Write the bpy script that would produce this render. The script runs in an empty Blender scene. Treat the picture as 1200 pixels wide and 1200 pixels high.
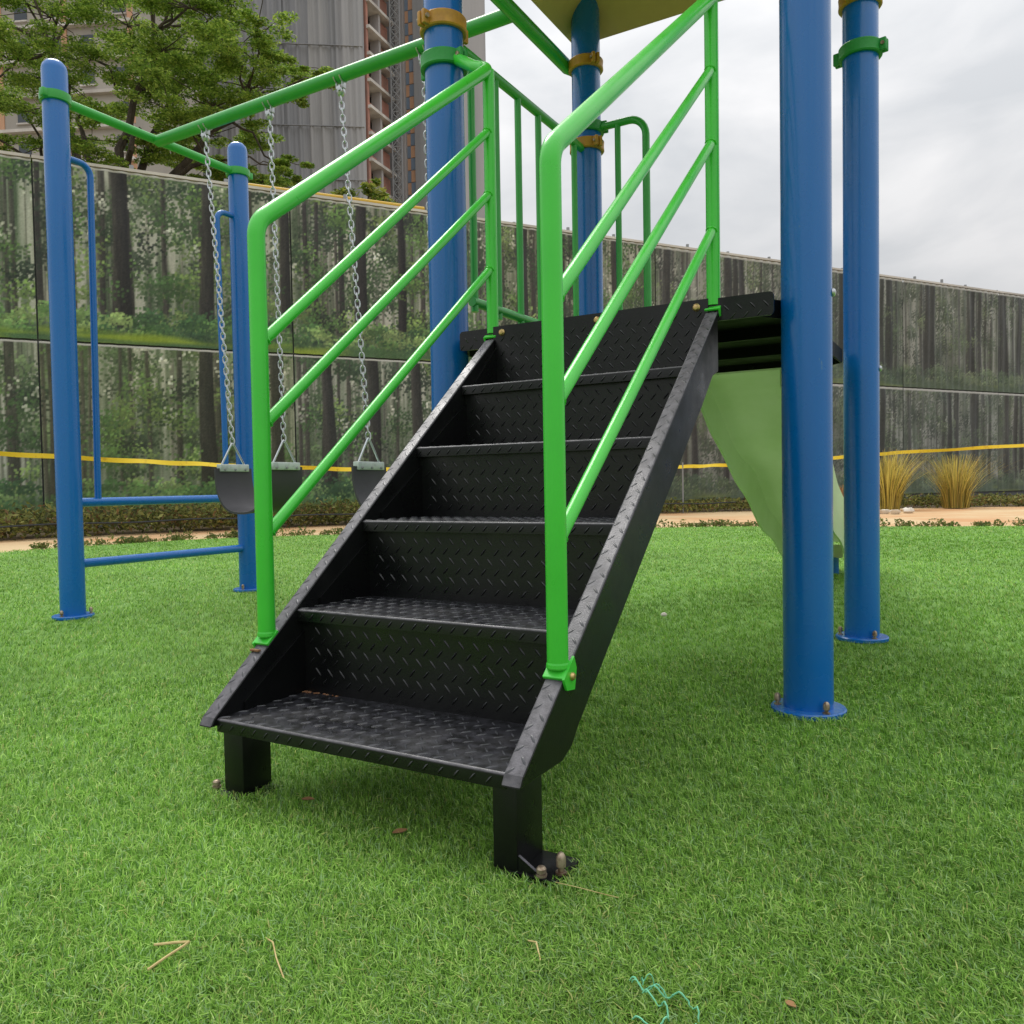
import bpy, bmesh, math, random
import numpy as np
from mathutils import Matrix, Vector

sc = bpy.context.scene
R = math.radians
rnd = random.Random(7)
rng = np.random.default_rng(11)

# ------------------------------------------------------------------ camera
CAM = np.array([1.3751, -2.0121, 0.5542])
YAW, PITCH, ROLL, FPX = -0.5264, -0.0326, -0.0171, 948.39
fw = np.array([math.sin(YAW) * math.cos(PITCH), math.cos(YAW) * math.cos(PITCH), math.sin(PITCH)])
rt0 = np.array([math.cos(YAW), -math.sin(YAW), 0.0])
up0 = np.cross(rt0, fw)
rt = rt0 * math.cos(ROLL) + up0 * math.sin(ROLL)
up = -rt0 * math.sin(ROLL) + up0 * math.cos(ROLL)
cd = bpy.data.cameras.new('camera')
cam = bpy.data.objects.new('camera', cd)
sc.collection.objects.link(cam)
cam.matrix_world = Matrix(((rt[0], up[0], -fw[0], CAM[0]), (rt[1], up[1], -fw[1], CAM[1]),
                           (rt[2], up[2], -fw[2], CAM[2]), (0, 0, 0, 1)))
cd.sensor_width = 36
cd.sensor_fit = 'HORIZONTAL'
cd.lens = 36 * FPX / 1200
cd.clip_start = 0.02
cd.clip_end = 2000
sc.camera = cam

# ------------------------------------------------------------------ world: overcast sky
SUN_EL, SUN_AZ = R(58), R(-60)     # azimuth measured from +Y towards +X
w = bpy.data.worlds.new('World')
sc.world = w
w.use_nodes = True
nt = w.node_tree
nt.nodes.clear()
N = nt.nodes.new
L = nt.links.new
sky = N('ShaderNodeTexSky')
sky.sky_type = 'NISHITA'
sky.sun_disc = False
sky.sun_elevation = SUN_EL
sky.sun_rotation = SUN_AZ
skys = N('ShaderNodeMix'); skys.data_type = 'RGBA'; skys.blend_type = 'MULTIPLY'
skys.inputs[0].default_value = 1
skys.inputs[7].default_value = (0.1, 0.1, 0.1, 1)
L(sky.outputs[0], skys.inputs[6])
tc = N('ShaderNodeTexCoord')
sep = N('ShaderNodeSeparateXYZ'); L(tc.outputs['Generated'], sep.inputs[0])
# CIE overcast luminance: (1 + 2 sin(elevation)) / 3
cl = N('ShaderNodeMath'); cl.operation = 'MAXIMUM'; cl.inputs[1].default_value = 0; L(sep.outputs[2], cl.inputs[0])
ma = N('ShaderNodeMath'); ma.operation = 'MULTIPLY_ADD'; ma.inputs[1].default_value = 1.05; ma.inputs[2].default_value = 0.43
L(cl.outputs[0], ma.inputs[0])
mp = N('ShaderNodeMapping'); mp.inputs['Scale'].default_value = (1.0, 1.0, 2.2); L(tc.outputs['Generated'], mp.inputs[0])
nz = N('ShaderNodeTexNoise'); nz.inputs['Scale'].default_value = 4.2; nz.inputs['Detail'].default_value = 6
nz.inputs['Roughness'].default_value = 0.5; nz.inputs['Distortion'].default_value = 0.3; L(mp.outputs[0], nz.inputs[0])
cr = N('ShaderNodeValToRGB')
cr.color_ramp.elements[0].position = 0.36; cr.color_ramp.elements[0].color = (0.80, 0.82, 0.845, 1)
cr.color_ramp.elements[1].position = 0.64; cr.color_ramp.elements[1].color = (1.10, 1.09, 1.09, 1)
L(nz.outputs[0], cr.inputs[0])
cm = N('ShaderNodeMix'); cm.data_type = 'RGBA'; cm.blend_type = 'MULTIPLY'; cm.inputs[0].default_value = 1
L(cr.outputs[0], cm.inputs[6]); L(ma.outputs[0], cm.inputs[7])
mx = N('ShaderNodeMix'); mx.data_type = 'RGBA'; mx.inputs[0].default_value = 0.95
L(skys.outputs[2], mx.inputs[6]); L(cm.outputs[2], mx.inputs[7])
bg = N('ShaderNodeBackground'); bg.inputs[1].default_value = 1.0
L(mx.outputs[2], bg.inputs[0])
wo = N('ShaderNodeOutputWorld'); L(bg.outputs[0], wo.inputs[0])

sd = bpy.data.lights.new('sun', 'SUN')
sd.energy = 1.5
sd.angle = R(25)
sd.color = (1.0, 0.97, 0.92)
sun = bpy.data.objects.new('sun', sd)
sc.collection.objects.link(sun)
dirv = Vector((math.sin(SUN_AZ) * math.cos(SUN_EL), math.cos(SUN_AZ) * math.cos(SUN_EL), math.sin(SUN_EL)))
sun.rotation_euler = dirv.to_track_quat('Z', 'Y').to_euler()
sun.location = dirv * 30

sc.view_settings.view_transform = 'Standard'
sc.view_settings.look = 'None'
sc.view_settings.exposure = 0.15
sc.view_settings.gamma = 1.0
sc.view_settings.use_curve_mapping = False
sc.render.engine = 'CYCLES'
sc.cycles.max_bounces = 6
sc.cycles.use_denoising = True


# ------------------------------------------------------------------ helpers
def lin(*c):
    o = []
    for v in c:
        v = v / 255.0
        o.append(v / 12.92 if v <= 0.04045 else ((v + 0.055) / 1.055) ** 2.4)
    return tuple(o)


def A3(*a):
    return np.array(a, float)


def ray(x, y):
    return fw + rt * (x - 600) / FPX - up * (y - 600) / FPX


def at_depth(x, y, d):
    return CAM + ray(x, y) * d


def ground_at(x, d):
    q = CAM + ray(x, 569 - 0.0171 * (x - 600)) * d
    return A3(q[0], q[1], 0)


origin = {}


def mesh_obj(name, V, F, mat, parent=None, smooth=True, angle=35, cols=None):
    V = np.asarray(V, float).reshape(-1, 3)
    off = origin.get(parent.name, A3(0, 0, 0)) if parent else A3(0, 0, 0)
    me = bpy.data.meshes.new(name)
    me.from_pydata((V - off).tolist(), [], F)
    me.update()
    if smooth:
        me.polygons.foreach_set('use_smooth', [True] * len(me.polygons))
        me.set_sharp_from_angle(angle=R(angle))
    if mat:
        me.materials.append(mat)
    o = bpy.data.objects.new(name, me)
    sc.collection.objects.link(o)
    if parent:
        o.parent = parent
        origin[o.name] = off
    return o


def fast_mesh(name, V, loops, nper, mat, parent=None, col=None, smooth=False):
    """big meshes: V (n,3); loops flat index array; nper verts per face; col (n,3) linear colours."""
    off = origin.get(parent.name, A3(0, 0, 0)) if parent else A3(0, 0, 0)
    me = bpy.data.meshes.new(name)
    V = np.ascontiguousarray(V - off, dtype=np.float32)
    loops = np.ascontiguousarray(loops, dtype=np.int32).ravel()
    nf = len(loops) // nper
    me.vertices.add(len(V)); me.vertices.foreach_set('co', V.ravel())
    me.loops.add(len(loops)); me.loops.foreach_set('vertex_index', loops)
    me.polygons.add(nf)
    me.polygons.foreach_set('loop_start', np.arange(0, len(loops), nper, dtype=np.int32))
    if smooth:
        me.polygons.foreach_set('use_smooth', np.ones(nf, dtype=bool))
    me.update(calc_edges=True)
    if col is not None:
        a = me.color_attributes.new('col', 'FLOAT_COLOR', 'POINT')
        c4 = np.ones((len(V), 4), np.float32); c4[:, :3] = col
        a.data.foreach_set('color', c4.ravel())
    if mat:
        me.materials.append(mat)
    o = bpy.data.objects.new(name, me)
    sc.collection.objects.link(o)
    if parent:
        o.parent = parent
        origin[o.name] = off
    return o


def tag(o, label=None, cat=None, group=None, kind=None):
    if label: o['label'] = label
    if cat: o['category'] = cat
    if group: o['group'] = group
    if kind: o['kind'] = kind
    return o


def thing(name, label, cat, loc, group=None):
    o = bpy.data.objects.new(name, None)
    sc.collection.objects.link(o)
    o.location = tuple(loc)
    o.empty_display_size = 0.1
    origin[o.name] = A3(*loc)
    return tag(o, label, cat, group)


class MB:
    def __init__(s):
        s.V = []; s.F = []

    def add(s, V, F):
        b = len(s.V)
        s.V.extend([tuple(v) for v in V])
        s.F.extend([tuple(i + b for i in f) for f in F])
        return s

    def build(s, name, mat, parent=None, smooth=True, angle=35):
        return mesh_obj(name, s.V, s.F, mat, parent, smooth, angle)

    def box(s, c, size, M=None, bev=0.0):
        bm = bmesh.new()
        bmesh.ops.create_cube(bm, size=1)
        for v in bm.verts:
            v.co = Vector((v.co.x * size[0], v.co.y * size[1], v.co.z * size[2]))
        if bev > 0:
            bmesh.ops.bevel(bm, geom=list(bm.edges), offset=bev, segments=2, affect='EDGES', profile=0.5)
        bm.verts.ensure_lookup_table()
        V = np.array([v.co[:] for v in bm.verts])
        F = [tuple(v.index for v in f.verts) for f in bm.faces]
        bm.verts.index_update()
        F = [tuple(v.index for v in f.verts) for f in bm.faces]
        bm.free()
        if M is not None:
            V = V @ np.asarray(M).T
        return s.add(V + np.asarray(c), F)

    def tube(s, pts, r, n=16, cap=True, closed=False):
        P = np.asarray(pts, float)
        m = len(P)
        rr = np.full(m, r) if np.isscalar(r) else np.asarray(r, float)
        T = np.zeros_like(P)
        if closed:
            T = np.roll(P, -1, 0) - np.roll(P, 1, 0)
        else:
            T[1:-1] = P[2:] - P[:-2]; T[0] = P[1] - P[0]; T[-1] = P[-1] - P[-2]
        T /= np.linalg.norm(T, axis=1)[:, None] + 1e-12
        a = A3(0, 0, 1) if abs(T[0][2]) < 0.9 else A3(1, 0, 0)
        nrm = np.cross(T[0], a); nrm /= np.linalg.norm(nrm)
        V = []
        ang = np.linspace(0, 2 * math.pi, n, endpoint=False)
        for i in range(m):
            nrm = nrm - T[i] * (nrm @ T[i]); nrm /= np.linalg.norm(nrm)
            b = np.cross(T[i], nrm)
            V.extend(P[i] + rr[i] * (np.cos(t) * nrm + np.sin(t) * b) for t in ang)
        F = []
        for i in range(m if closed else m - 1):
            j = (i + 1) % m
            for k in range(n):
                k2 = (k + 1) % n
                F.append((i * n + k, i * n + k2, j * n + k2, j * n + k))
        if cap and not closed:
            F.append(tuple(range(n - 1, -1, -1)))
            F.append(tuple((m - 1) * n + k for k in range(n)))
        return s.add(V, F)

    def lathe(s, prof, c, n=32, axis=None):
        """prof list of (r,z); closed top/bottom when r==0."""
        M = np.eye(3)
        if axis is not None:
            q = Vector(axis).to_track_quat('Z', 'Y').to_matrix()
            M = np.array(q)
        V = []; F = []; rows = []
        for r_, z_ in prof:
            if r_ < 1e-6:
                rows.append([len(V)]); V.append(M @ A3(0, 0, z_))
            else:
                rows.append(list(range(len(V), len(V) + n)))
                for k in range(n):
                    t = 2 * math.pi * k / n
                    V.append(M @ A3(r_ * math.cos(t), r_ * math.sin(t), z_))
        for a, b in zip(rows[:-1], rows[1:]):
            for k in range(n):
                k2 = (k + 1) % n
                if len(a) == 1 and len(b) == 1: continue
                if len(a) == 1: F.append((a[0], b[k2], b[k]))
                elif len(b) == 1: F.append((a[k], a[k2], b[0]))
                else: F.append((a[k], a[k2], b[k2], b[k]))
        return s.add(np.array(V) + np.asarray(c), F)

    def prism(s, poly, h0, h1, frame):
        """poly: 2-D points; frame(a, b, h) -> 3-D point."""
        n = len(poly)
        V = [frame(a, b, h0) for a, b in poly] + [frame(a, b, h1) for a, b in poly]
        F = [tuple(range(n - 1, -1, -1)), tuple(range(n, 2 * n))]
        F += [(i, (i + 1) % n, n + (i + 1) % n, n + i) for i in range(n)]
        bm = bmesh.new()
        vs = [bm.verts.new(v) for v in V]
        for f in F: bm.faces.new([vs[i] for i in f])
        bmesh.ops.recalc_face_normals(bm, faces=list(bm.faces))
        bm.verts.index_update()
        F = [tuple(v.index for v in f.verts) for f in bm.faces]
        bm.free()
        return s.add(V, F)


def fillet(pts, rad, n=7):
    """polyline with rounded corners."""
    P = [np.asarray(p, float) for p in pts]
    out = [P[0]]
    for i in range(1, len(P) - 1):
        a = P[i - 1] - P[i]; b = P[i + 1] - P[i]
        la, lb = np.linalg.norm(a), np.linalg.norm(b)
        a /= la; b /= lb
        ang = math.acos(max(-1, min(1, a @ b)))
        t = min(rad / math.tan(ang / 2), la * 0.49, lb * 0.49)
        p0, p1 = P[i] + a * t, P[i] + b * t
        rr = t * math.tan(ang / 2)
        bis = (a + b); bis /= np.linalg.norm(bis)
        c = P[i] + bis * (rr / math.sin(ang / 2))
        v0, v1 = p0 - c, p1 - c
        th = math.acos(max(-1, min(1, (v0 @ v1) / (np.linalg.norm(v0) * np.linalg.norm(v1)))))
        for k in range(n + 1):
            s_ = k / n
            out.append(c + (math.sin((1 - s_) * th) * v0 + math.sin(s_ * th) * v1) / math.sin(th))
    out.append(P[-1])
    return out


# ------------------------------------------------------------------ materials
def mat(name, col=(0.5, 0.5, 0.5), rough=0.5, metal=0.0, attr=None, noise=None, bump=None, coat=0.0, spec=0.5,
        rvar=0.0, dust=None, sheen_wear=None, transl=0.0, chips=None):
    """noise=(scale, colour2, lo, hi, stretch) ; bump=(scale, strength, distance) ; dust=(colour, amount) settles on upward faces."""
    m = bpy.data.materials.new(name)
    m.use_nodes = True
    t = m.node_tree; n = t.nodes; l = t.links
    b = n['Principled BSDF']
    b.inputs['Roughness'].default_value = rough
    b.inputs['Metallic'].default_value = metal
    b.inputs['Coat Weight'].default_value = coat
    b.inputs['Coat Roughness'].default_value = 0.15
    b.inputs['Specular IOR Level'].default_value = spec
    tcn = n.new('ShaderNodeTexCoord')
    out = None
    if attr:
        a = n.new('ShaderNodeAttribute'); a.attribute_name = attr
        out = a.outputs['Color']
    else:
        c = n.new('ShaderNodeRGB'); c.outputs[0].default_value = (*col, 1); out = c.outputs[0]
    if noise:
        sc_, c2, lo, hi, st = noise
        mpn = n.new('ShaderNodeMapping'); mpn.inputs['Scale'].default_value = st; l.new(tcn.outputs['Object'], mpn.inputs[0])
        nzz = n.new('ShaderNodeTexNoise'); nzz.inputs['Scale'].default_value = sc_; nzz.inputs['Detail'].default_value = 6
        nzz.inputs['Roughness'].default_value = 0.6
        l.new(mpn.outputs[0], nzz.inputs[0])
        mr = n.new('ShaderNodeMapRange'); mr.inputs[1].default_value = lo; mr.inputs[2].default_value = hi
        l.new(nzz.outputs[0], mr.inputs[0])
        mi = n.new('ShaderNodeMix'); mi.data_type = 'RGBA'
        l.new(mr.outputs[0], mi.inputs[0]); l.new(out, mi.inputs[6]); mi.inputs[7].default_value = (*c2, 1)
        out = mi.outputs[2]
    if dust:
        ge = n.new('ShaderNodeNewGeometry'); sp = n.new('ShaderNodeSeparateXYZ'); l.new(ge.outputs['Normal'], sp.inputs[0])
        nd = n.new('ShaderNodeTexNoise'); nd.inputs['Scale'].default_value = 60; nd.inputs['Detail'].default_value = 5
        l.new(tcn.outputs['Object'], nd.inputs[0])
        mr2 = n.new('ShaderNodeMapRange'); mr2.inputs[1].default_value = 0.3; mr2.inputs[2].default_value = 1.0
        l.new(sp.outputs[2], mr2.inputs[0])
        mm = n.new('ShaderNodeMath'); mm.operation = 'MULTIPLY'; l.new(mr2.outputs[0], mm.inputs[0])
        mr3 = n.new('ShaderNodeMapRange'); mr3.inputs[1].default_value = 0.35; mr3.inputs[2].default_value = 0.75
        mr3.inputs[4].default_value = dust[1]
        l.new(nd.outputs[0], mr3.inputs[0]); l.new(mr3.outputs[0], mm.inputs[1])
        mi = n.new('ShaderNodeMix'); mi.data_type = 'RGBA'
        l.new(mm.outputs[0], mi.inputs[0]); l.new(out, mi.inputs[6]); mi.inputs[7].default_value = (*dust[0], 1)
        out = mi.outputs[2]
    if chips:     # scuffs and small chips
        mpc = n.new('ShaderNodeMapping'); mpc.inputs['Scale'].default_value = (1, 1, 0.35); l.new(tcn.outputs['Object'], mpc.inputs[0])
        nc = n.new('ShaderNodeTexNoise'); nc.inputs['Scale'].default_value = chips[1]; nc.inputs['Detail'].default_value = 9; nc.inputs['Roughness'].default_value = 0.7
        l.new(mpc.outputs[0], nc.inputs[0])
        mc = n.new('ShaderNodeMapRange'); mc.inputs[1].default_value = chips[2]; mc.inputs[2].default_value = chips[2] + 0.03; mc.inputs[4].default_value = chips[3]
        l.new(nc.outputs[0], mc.inputs[0])
        mi = n.new('ShaderNodeMix'); mi.data_type = 'RGBA'
        l.new(mc.outputs[0], mi.inputs[0]); l.new(out, mi.inputs[6]); mi.inputs[7].default_value = (*chips[0], 1)
        out = mi.outputs[2]
    if sheen_wear:      # sky sheen painted pale onto slanting and folded edges, with rubbed paint
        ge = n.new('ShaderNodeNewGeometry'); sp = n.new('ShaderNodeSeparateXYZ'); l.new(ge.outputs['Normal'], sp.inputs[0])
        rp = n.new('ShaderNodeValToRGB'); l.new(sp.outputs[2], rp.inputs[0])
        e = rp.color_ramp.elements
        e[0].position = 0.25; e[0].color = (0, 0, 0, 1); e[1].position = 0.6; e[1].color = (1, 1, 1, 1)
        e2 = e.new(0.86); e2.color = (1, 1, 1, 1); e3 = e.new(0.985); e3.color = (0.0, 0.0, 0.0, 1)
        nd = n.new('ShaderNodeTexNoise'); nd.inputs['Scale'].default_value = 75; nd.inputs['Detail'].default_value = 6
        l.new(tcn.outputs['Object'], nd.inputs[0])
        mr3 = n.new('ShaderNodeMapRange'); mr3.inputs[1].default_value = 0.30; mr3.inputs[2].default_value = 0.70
        mr3.inputs[3].default_value = sheen_wear[1] * 0.35; mr3.inputs[4].default_value = sheen_wear[1]
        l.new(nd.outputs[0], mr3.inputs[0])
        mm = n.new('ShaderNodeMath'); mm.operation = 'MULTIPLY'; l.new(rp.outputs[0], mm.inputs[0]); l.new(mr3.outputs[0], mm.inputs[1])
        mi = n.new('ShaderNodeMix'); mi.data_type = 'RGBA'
        l.new(mm.outputs[0], mi.inputs[0]); l.new(out, mi.inputs[6]); mi.inputs[7].default_value = (*sheen_wear[0], 1)
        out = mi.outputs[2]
    l.new(out, b.inputs['Base Color'])
    if rvar:
        nr = n.new('ShaderNodeTexNoise'); nr.inputs['Scale'].default_value = 14; nr.inputs['Detail'].default_value = 8
        l.new(tcn.outputs['Object'], nr.inputs[0])
        mr = n.new('ShaderNodeMapRange'); mr.inputs[1].default_value = 0.3; mr.inputs[2].default_value = 0.7
        mr.inputs[3].default_value = max(0.02, rough - rvar); mr.inputs[4].default_value = rough + rvar
        l.new(nr.outputs[0], mr.inputs[0]); l.new(mr.outputs[0], b.inputs['Roughness'])
    if bump:
        nb = n.new('ShaderNodeTexNoise'); nb.inputs['Scale'].default_value = bump[0]; nb.inputs['Detail'].default_value = 4
        l.new(tcn.outputs['Object'], nb.inputs[0])
        bp = n.new('ShaderNodeBump'); bp.inputs['Strength'].default_value = bump[1]; bp.inputs['Distance'].default_value = bump[2]
        l.new(nb.outputs[0], bp.inputs['Height']); l.new(bp.outputs[0], b.inputs['Normal'])
    if transl:
        tr = n.new('ShaderNodeBsdfTranslucent'); l.new(out, tr.inputs[0])
        ms = n.new('ShaderNodeMixShader'); ms.inputs[0].default_value = transl
        l.new(b.outputs[0], ms.inputs[1]); l.new(tr.outputs[0], ms.inputs[2])
        l.new(ms.outputs[0], n['Material Output'].inputs[0])
    return m


M = {}
M['blue'] = mat('blue_powder_coat', lin(0, 106, 190), 0.28, rvar=0.07, bump=(220, 0.06, 0.002), coat=0.25,
                noise=(3.0, lin(2, 98, 178), 0.35, 0.75, (1, 1, 0.3)), dust=(lin(120, 150, 180), 0.3), chips=(lin(110, 140, 165), 26, 0.68, 0.6))
M['green'] = mat('green_powder_coat', lin(66, 206, 56), 0.32, rvar=0.07, bump=(260, 0.06, 0.002), coat=0.25,
                 noise=(5.0, lin(58, 192, 54), 0.4, 0.8, (1, 1, 1)), dust=(lin(140, 215, 130), 0.25), chips=(lin(120, 190, 110), 40, 0.68, 0.6))
M['green_shaded'] = mat('shaded_green_coat', lin(50, 168, 62), 0.36, rvar=0.07, bump=(260, 0.06, 0.002), coat=0.2, noise=(5.0, lin(46, 154, 58), 0.4, 0.8, (1, 1, 1)), chips=(lin(110, 170, 110), 40, 0.68, 0.6))  # same green darkened, shade of the backlit rails and beam put into the colour
M['clampgreen'] = mat('cast_green_clamp', lin(40, 146, 62), 0.5, rvar=0.1, bump=(90, 0.35, 0.004))
M['yellow'] = mat('yellow_clamp_paint', lin(196, 142, 44), 0.5, rvar=0.1, bump=(90, 0.3, 0.003),
                  noise=(18, lin(150, 104, 40), 0.45, 0.8, (1, 1, 1)))
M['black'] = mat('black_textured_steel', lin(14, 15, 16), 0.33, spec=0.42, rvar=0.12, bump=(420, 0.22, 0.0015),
                 noise=(9, lin(20, 21, 23), 0.4, 0.85, (1, 1, 1)), dust=(lin(82, 82, 90), 0.5), sheen_wear=(lin(116, 113, 119), 0.85))
M['lug'] = mat('black_plate_lug', lin(14, 15, 16), 0.32, spec=0.32, rvar=0.10, bump=(420, 0.2, 0.0015))
M['lug_sheen_wear'] = mat('black_plate_lug_sheen_wear', lin(16, 17, 18), 0.30, spec=0.4, rvar=0.10, dust=(lin(110, 112, 120), 0.45), sheen_wear=(lin(92, 93, 98), 0.5))  # lug slopes paled by painted sky sheen along with wear
M['blackdeck'] = mat('black_deck_steel', lin(8, 9, 13), 0.6, rvar=0.1, bump=(300, 0.15, 0.001), spec=0.2)
M['zinc'] = mat('galvanised_steel', lin(190, 194, 196), 0.34, 0.9, rvar=0.1, bump=(120, 0.1, 0.001))
M['bolt'] = mat('rusting_anchor_bolt', lin(176, 160, 138), 0.4, 0.6, noise=(60, lin(104, 80, 60), 0.45, 0.65, (1, 1, 1)))
M['brass'] = mat('yellow_zinc_bolt', lin(206, 176, 120), 0.35, 0.85)
M['clampmetal'] = mat('seat_clamp_metal', lin(196, 206, 200), 0.45, 0.35, noise=(30, lin(150, 158, 152), 0.5, 0.8, (1, 1, 1)))
M['rubber'] = mat('black_rubber', lin(70, 69, 72), 0.5, rvar=0.08, bump=(60, 0.08, 0.002), spec=0.3)
M['slide'] = mat('green_plastic', lin(222, 234, 206), 0.40, rvar=0.05, noise=(4, lin(206, 222, 184), 0.4, 0.8, (1, 1, 1)), transl=0.3)
M['roof'] = mat('tan_plastic', lin(206, 164, 116), 0.55, rvar=0.05, noise=(6, lin(190, 150, 106), 0.4, 0.8, (1, 1, 1)))
M['print'] = mat('printed_vinyl', attr='col', rough=0.42, bump=(1.2, 0.15, 0.05), spec=0.45)
M['backing'] = mat('hoarding_sheet', lin(96, 98, 98), 0.7)
M['tape'] = mat('yellow_tape', lin(250, 218, 56), 0.5, noise=(12, lin(214, 176, 50), 0.55, 0.7, (1, 1, 1)))
M['pipeyellow'] = mat('yellow_pipe', lin(206, 166, 48), 0.5)
M['blade'] = mat('turf_fibre', attr='col', rough=0.62, spec=0.25, transl=0.25)
M['leaf'] = mat('leaf', attr='col', rough=0.6, spec=0.3, transl=0.42)
M['bark'] = mat('bark', lin(62, 54, 44), 0.85, noise=(6, lin(96, 86, 70), 0.4, 0.7, (1, 1, 0.3)), bump=(14, 0.6, 0.05))
M['turf'] = mat('turf_backing', lin(96, 138, 58), 0.9, noise=(90, lin(126, 168, 78), 0.35, 0.7, (1, 1, 1)), bump=(200, 0.6, 0.01))
M['path'] = mat('sand_path', lin(208, 182, 140), 0.9, noise=(0.55, lin(198, 150, 104), 0.42, 0.62, (1, 1, 1)), bump=(30, 0.3, 0.02))
M['soil'] = mat('bed_soil', lin(112, 92, 70), 0.95, noise=(1.5, lin(84, 74, 52), 0.35, 0.7, (1, 1, 1)), bump=(12, 0.5, 0.05))
M['ground'] = mat('ground', lin(140, 128, 106), 0.95, noise=(0.2, lin(116, 112, 88), 0.4, 0.7, (1, 1, 1)))
M['net'] = mat('grey_net', lin(142, 143, 146), 0.85, noise=(0.30, lin(184, 182, 180), 0.4, 0.72, (1, 1, 0.06)))
M['net2'] = mat('pale_grey_net', lin(162, 161, 160), 0.85, noise=(0.35, lin(124, 126, 130), 0.42, 0.7, (1, 1, 0.05)))
M['concrete'] = mat('tower_concrete', lin(178, 174, 172), 0.85, noise=(0.15, lin(156, 154, 154), 0.4, 0.7, (1, 1, 0.2)))
M['slab'] = mat('pale_slab', lin(222, 216, 208), 0.8, noise=(0.4, lin(168, 160, 152), 0.4, 0.7, (1, 1, 1)))
M['brick'] = mat('red_block', lin(184, 132, 116), 0.85, noise=(0.6, lin(156, 122, 110), 0.4, 0.7, (1, 1, 1)))
M['darkroom'] = mat('dark_interior', lin(112, 104, 98), 0.9)
M['cream'] = mat('cream_render', lin(176, 170, 160), 0.8, noise=(0.2, lin(158, 152, 144), 0.4, 0.7, (1, 1, 0.3)))
M['peach'] = mat('peach_render', lin(202, 158, 126), 0.8)
M['tileblue'] = mat('blue_grey_panel', lin(124, 140, 158), 0.7)
M['glass'] = mat('window_glass', lin(60, 68, 76), 0.12)
M['steel'] = mat('mast_steel', lin(146, 148, 150), 0.6)
M['straw'] = mat('dry_straw', lin(206, 188, 130), 0.7, noise=(40, lin(176, 150, 96), 0.4, 0.7, (1, 1, 1)))
M['drybrown'] = mat('dry_leaf', lin(150, 112, 72), 0.8)
M['string'] = mat('green_string', lin(118, 200, 160), 0.6)
M['pebble'] = mat('pale_pebble', lin(214, 206, 192), 0.7)
M['blackbit'] = mat('black_scrap', lin(34, 40, 44), 0.6)
M['rust'] = mat('rust', lin(122, 78, 52), 0.9, noise=(80, lin(150, 118, 84), 0.4, 0.7, (1, 1, 1)))

# ------------------------------------------------------------------ the setting: ground, path, bed, lawn
def sheet(name, poly, z, m):
    o = mesh_obj(name, [(x, y, z) for x, y in poly], [tuple(range(len(poly)))], m, None, smooth=False)
    o['kind'] = 'structure'
    return o


sheet('ground', [(-600, -600), (600, -600), (600, 900), (-600, 900)], -0.03, M['ground'])
lawn_edge = [(-6.9, -9), (-6.85, -2), (-6.75, 1.8), (-6.62, 3.3), (-6.35, 4.25), (-5.5, 5.2), (-3.9, 6.35), (-1.84, 7.73), (-1.19, 8.05), (0.46, 8.4), (3, 8.9), (9, 9.6)]
path_far = [(-9.3, -9), (-9.1, -2), (-8.8, 2.2), (-8.3, 4.4), (-7.6, 5.7), (-6.9, 7.2), (-5.2, 9.9), (-3.5, 12.2), (-2.4, 13.3), (-0.6, 14.6), (3, 16.2), (9, 17.5)]


def smooth_poly(P, n=6):
    P = np.array(P, float); out = []
    for i in range(len(P) - 1):
        p0, p1, p2, p3 = P[max(i - 1, 0)], P[i], P[i + 1], P[min(i + 2, len(P) - 1)]
        for k in range(n):
            t = k / n
            out.append(0.5 * ((2 * p1) + (-p0 + p2) * t + (2 * p0 - 5 * p1 + 4 * p2 - p3) * t * t + (-p0 + 3 * p1 - 3 * p2 + p3) * t ** 3))
    out.append(P[-1]); return np.array(out)


LE = smooth_poly(lawn_edge); PF = smooth_poly(path_far)
sheet('path', [tuple(p) for p in LE + np.array([0.25, -0.25])] + [tuple(p) for p in PF[::-1] + np.array([-0.3, 0.3])], -0.012, M['path'])
sheet('planting_bed', [tuple(p) for p in PF] + [(9, 40), (-25, 40), (-25, -9)], -0.006 - 0.012, M['soil'])
sheet('lawn', [tuple(p) for p in LE] + [(9, -9)], 0.0, M['turf'])

# ------------------------------------------------------------------ hoarding wall with printed forest banners
WALL0 = np.array([-10.64, 6.25]); WALL1 = np.array([-0.56, 21.21])
WD = (WALL1 - WALL0) / np.linalg.norm(WALL1 - WALL0)
WN = np.array([WD[1], -WD[0]])            # towards the play area
WB, WH = 0.15, 2.79                        # base height, banner row height


def vn(h, w_, cy, cx, g, octv=3, gain=0.5):
    """value noise image"""
    out = np.zeros((h, w_)); amp = 1; tot = 0
    for o in range(octv):
        gy, gx = max(2, int(math.ceil(h / cy)) + 2), max(2, int(math.ceil(w_ / cx)) + 2)
        G = g.random((gy, gx))
        y = np.arange(h) / cy; x = np.arange(w_) / cx
        y0 = y.astype(int).clip(0, gy - 2); x0 = x.astype(int).clip(0, gx - 2)
        fy = (y - y0); fx = (x - x0); fy = fy * fy * (3 - 2 * fy); fx = fx * fx * (3 - 2 * fx)
        a = G[y0][:, x0]; b = G[y0][:, x0 + 1]; c = G[y0 + 1][:, x0]; d_ = G[y0 + 1][:, x0 + 1]
        out += amp * ((a * (1 - fx) + b * fx) * (1 - fy)[:, None] + (c * (1 - fx) + d_ * fx) * fy[:, None])
        tot += amp; amp *= gain; cy = max(1.0, cy / 2); cx = max(1.0, cx / 2)
    return out / tot


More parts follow.
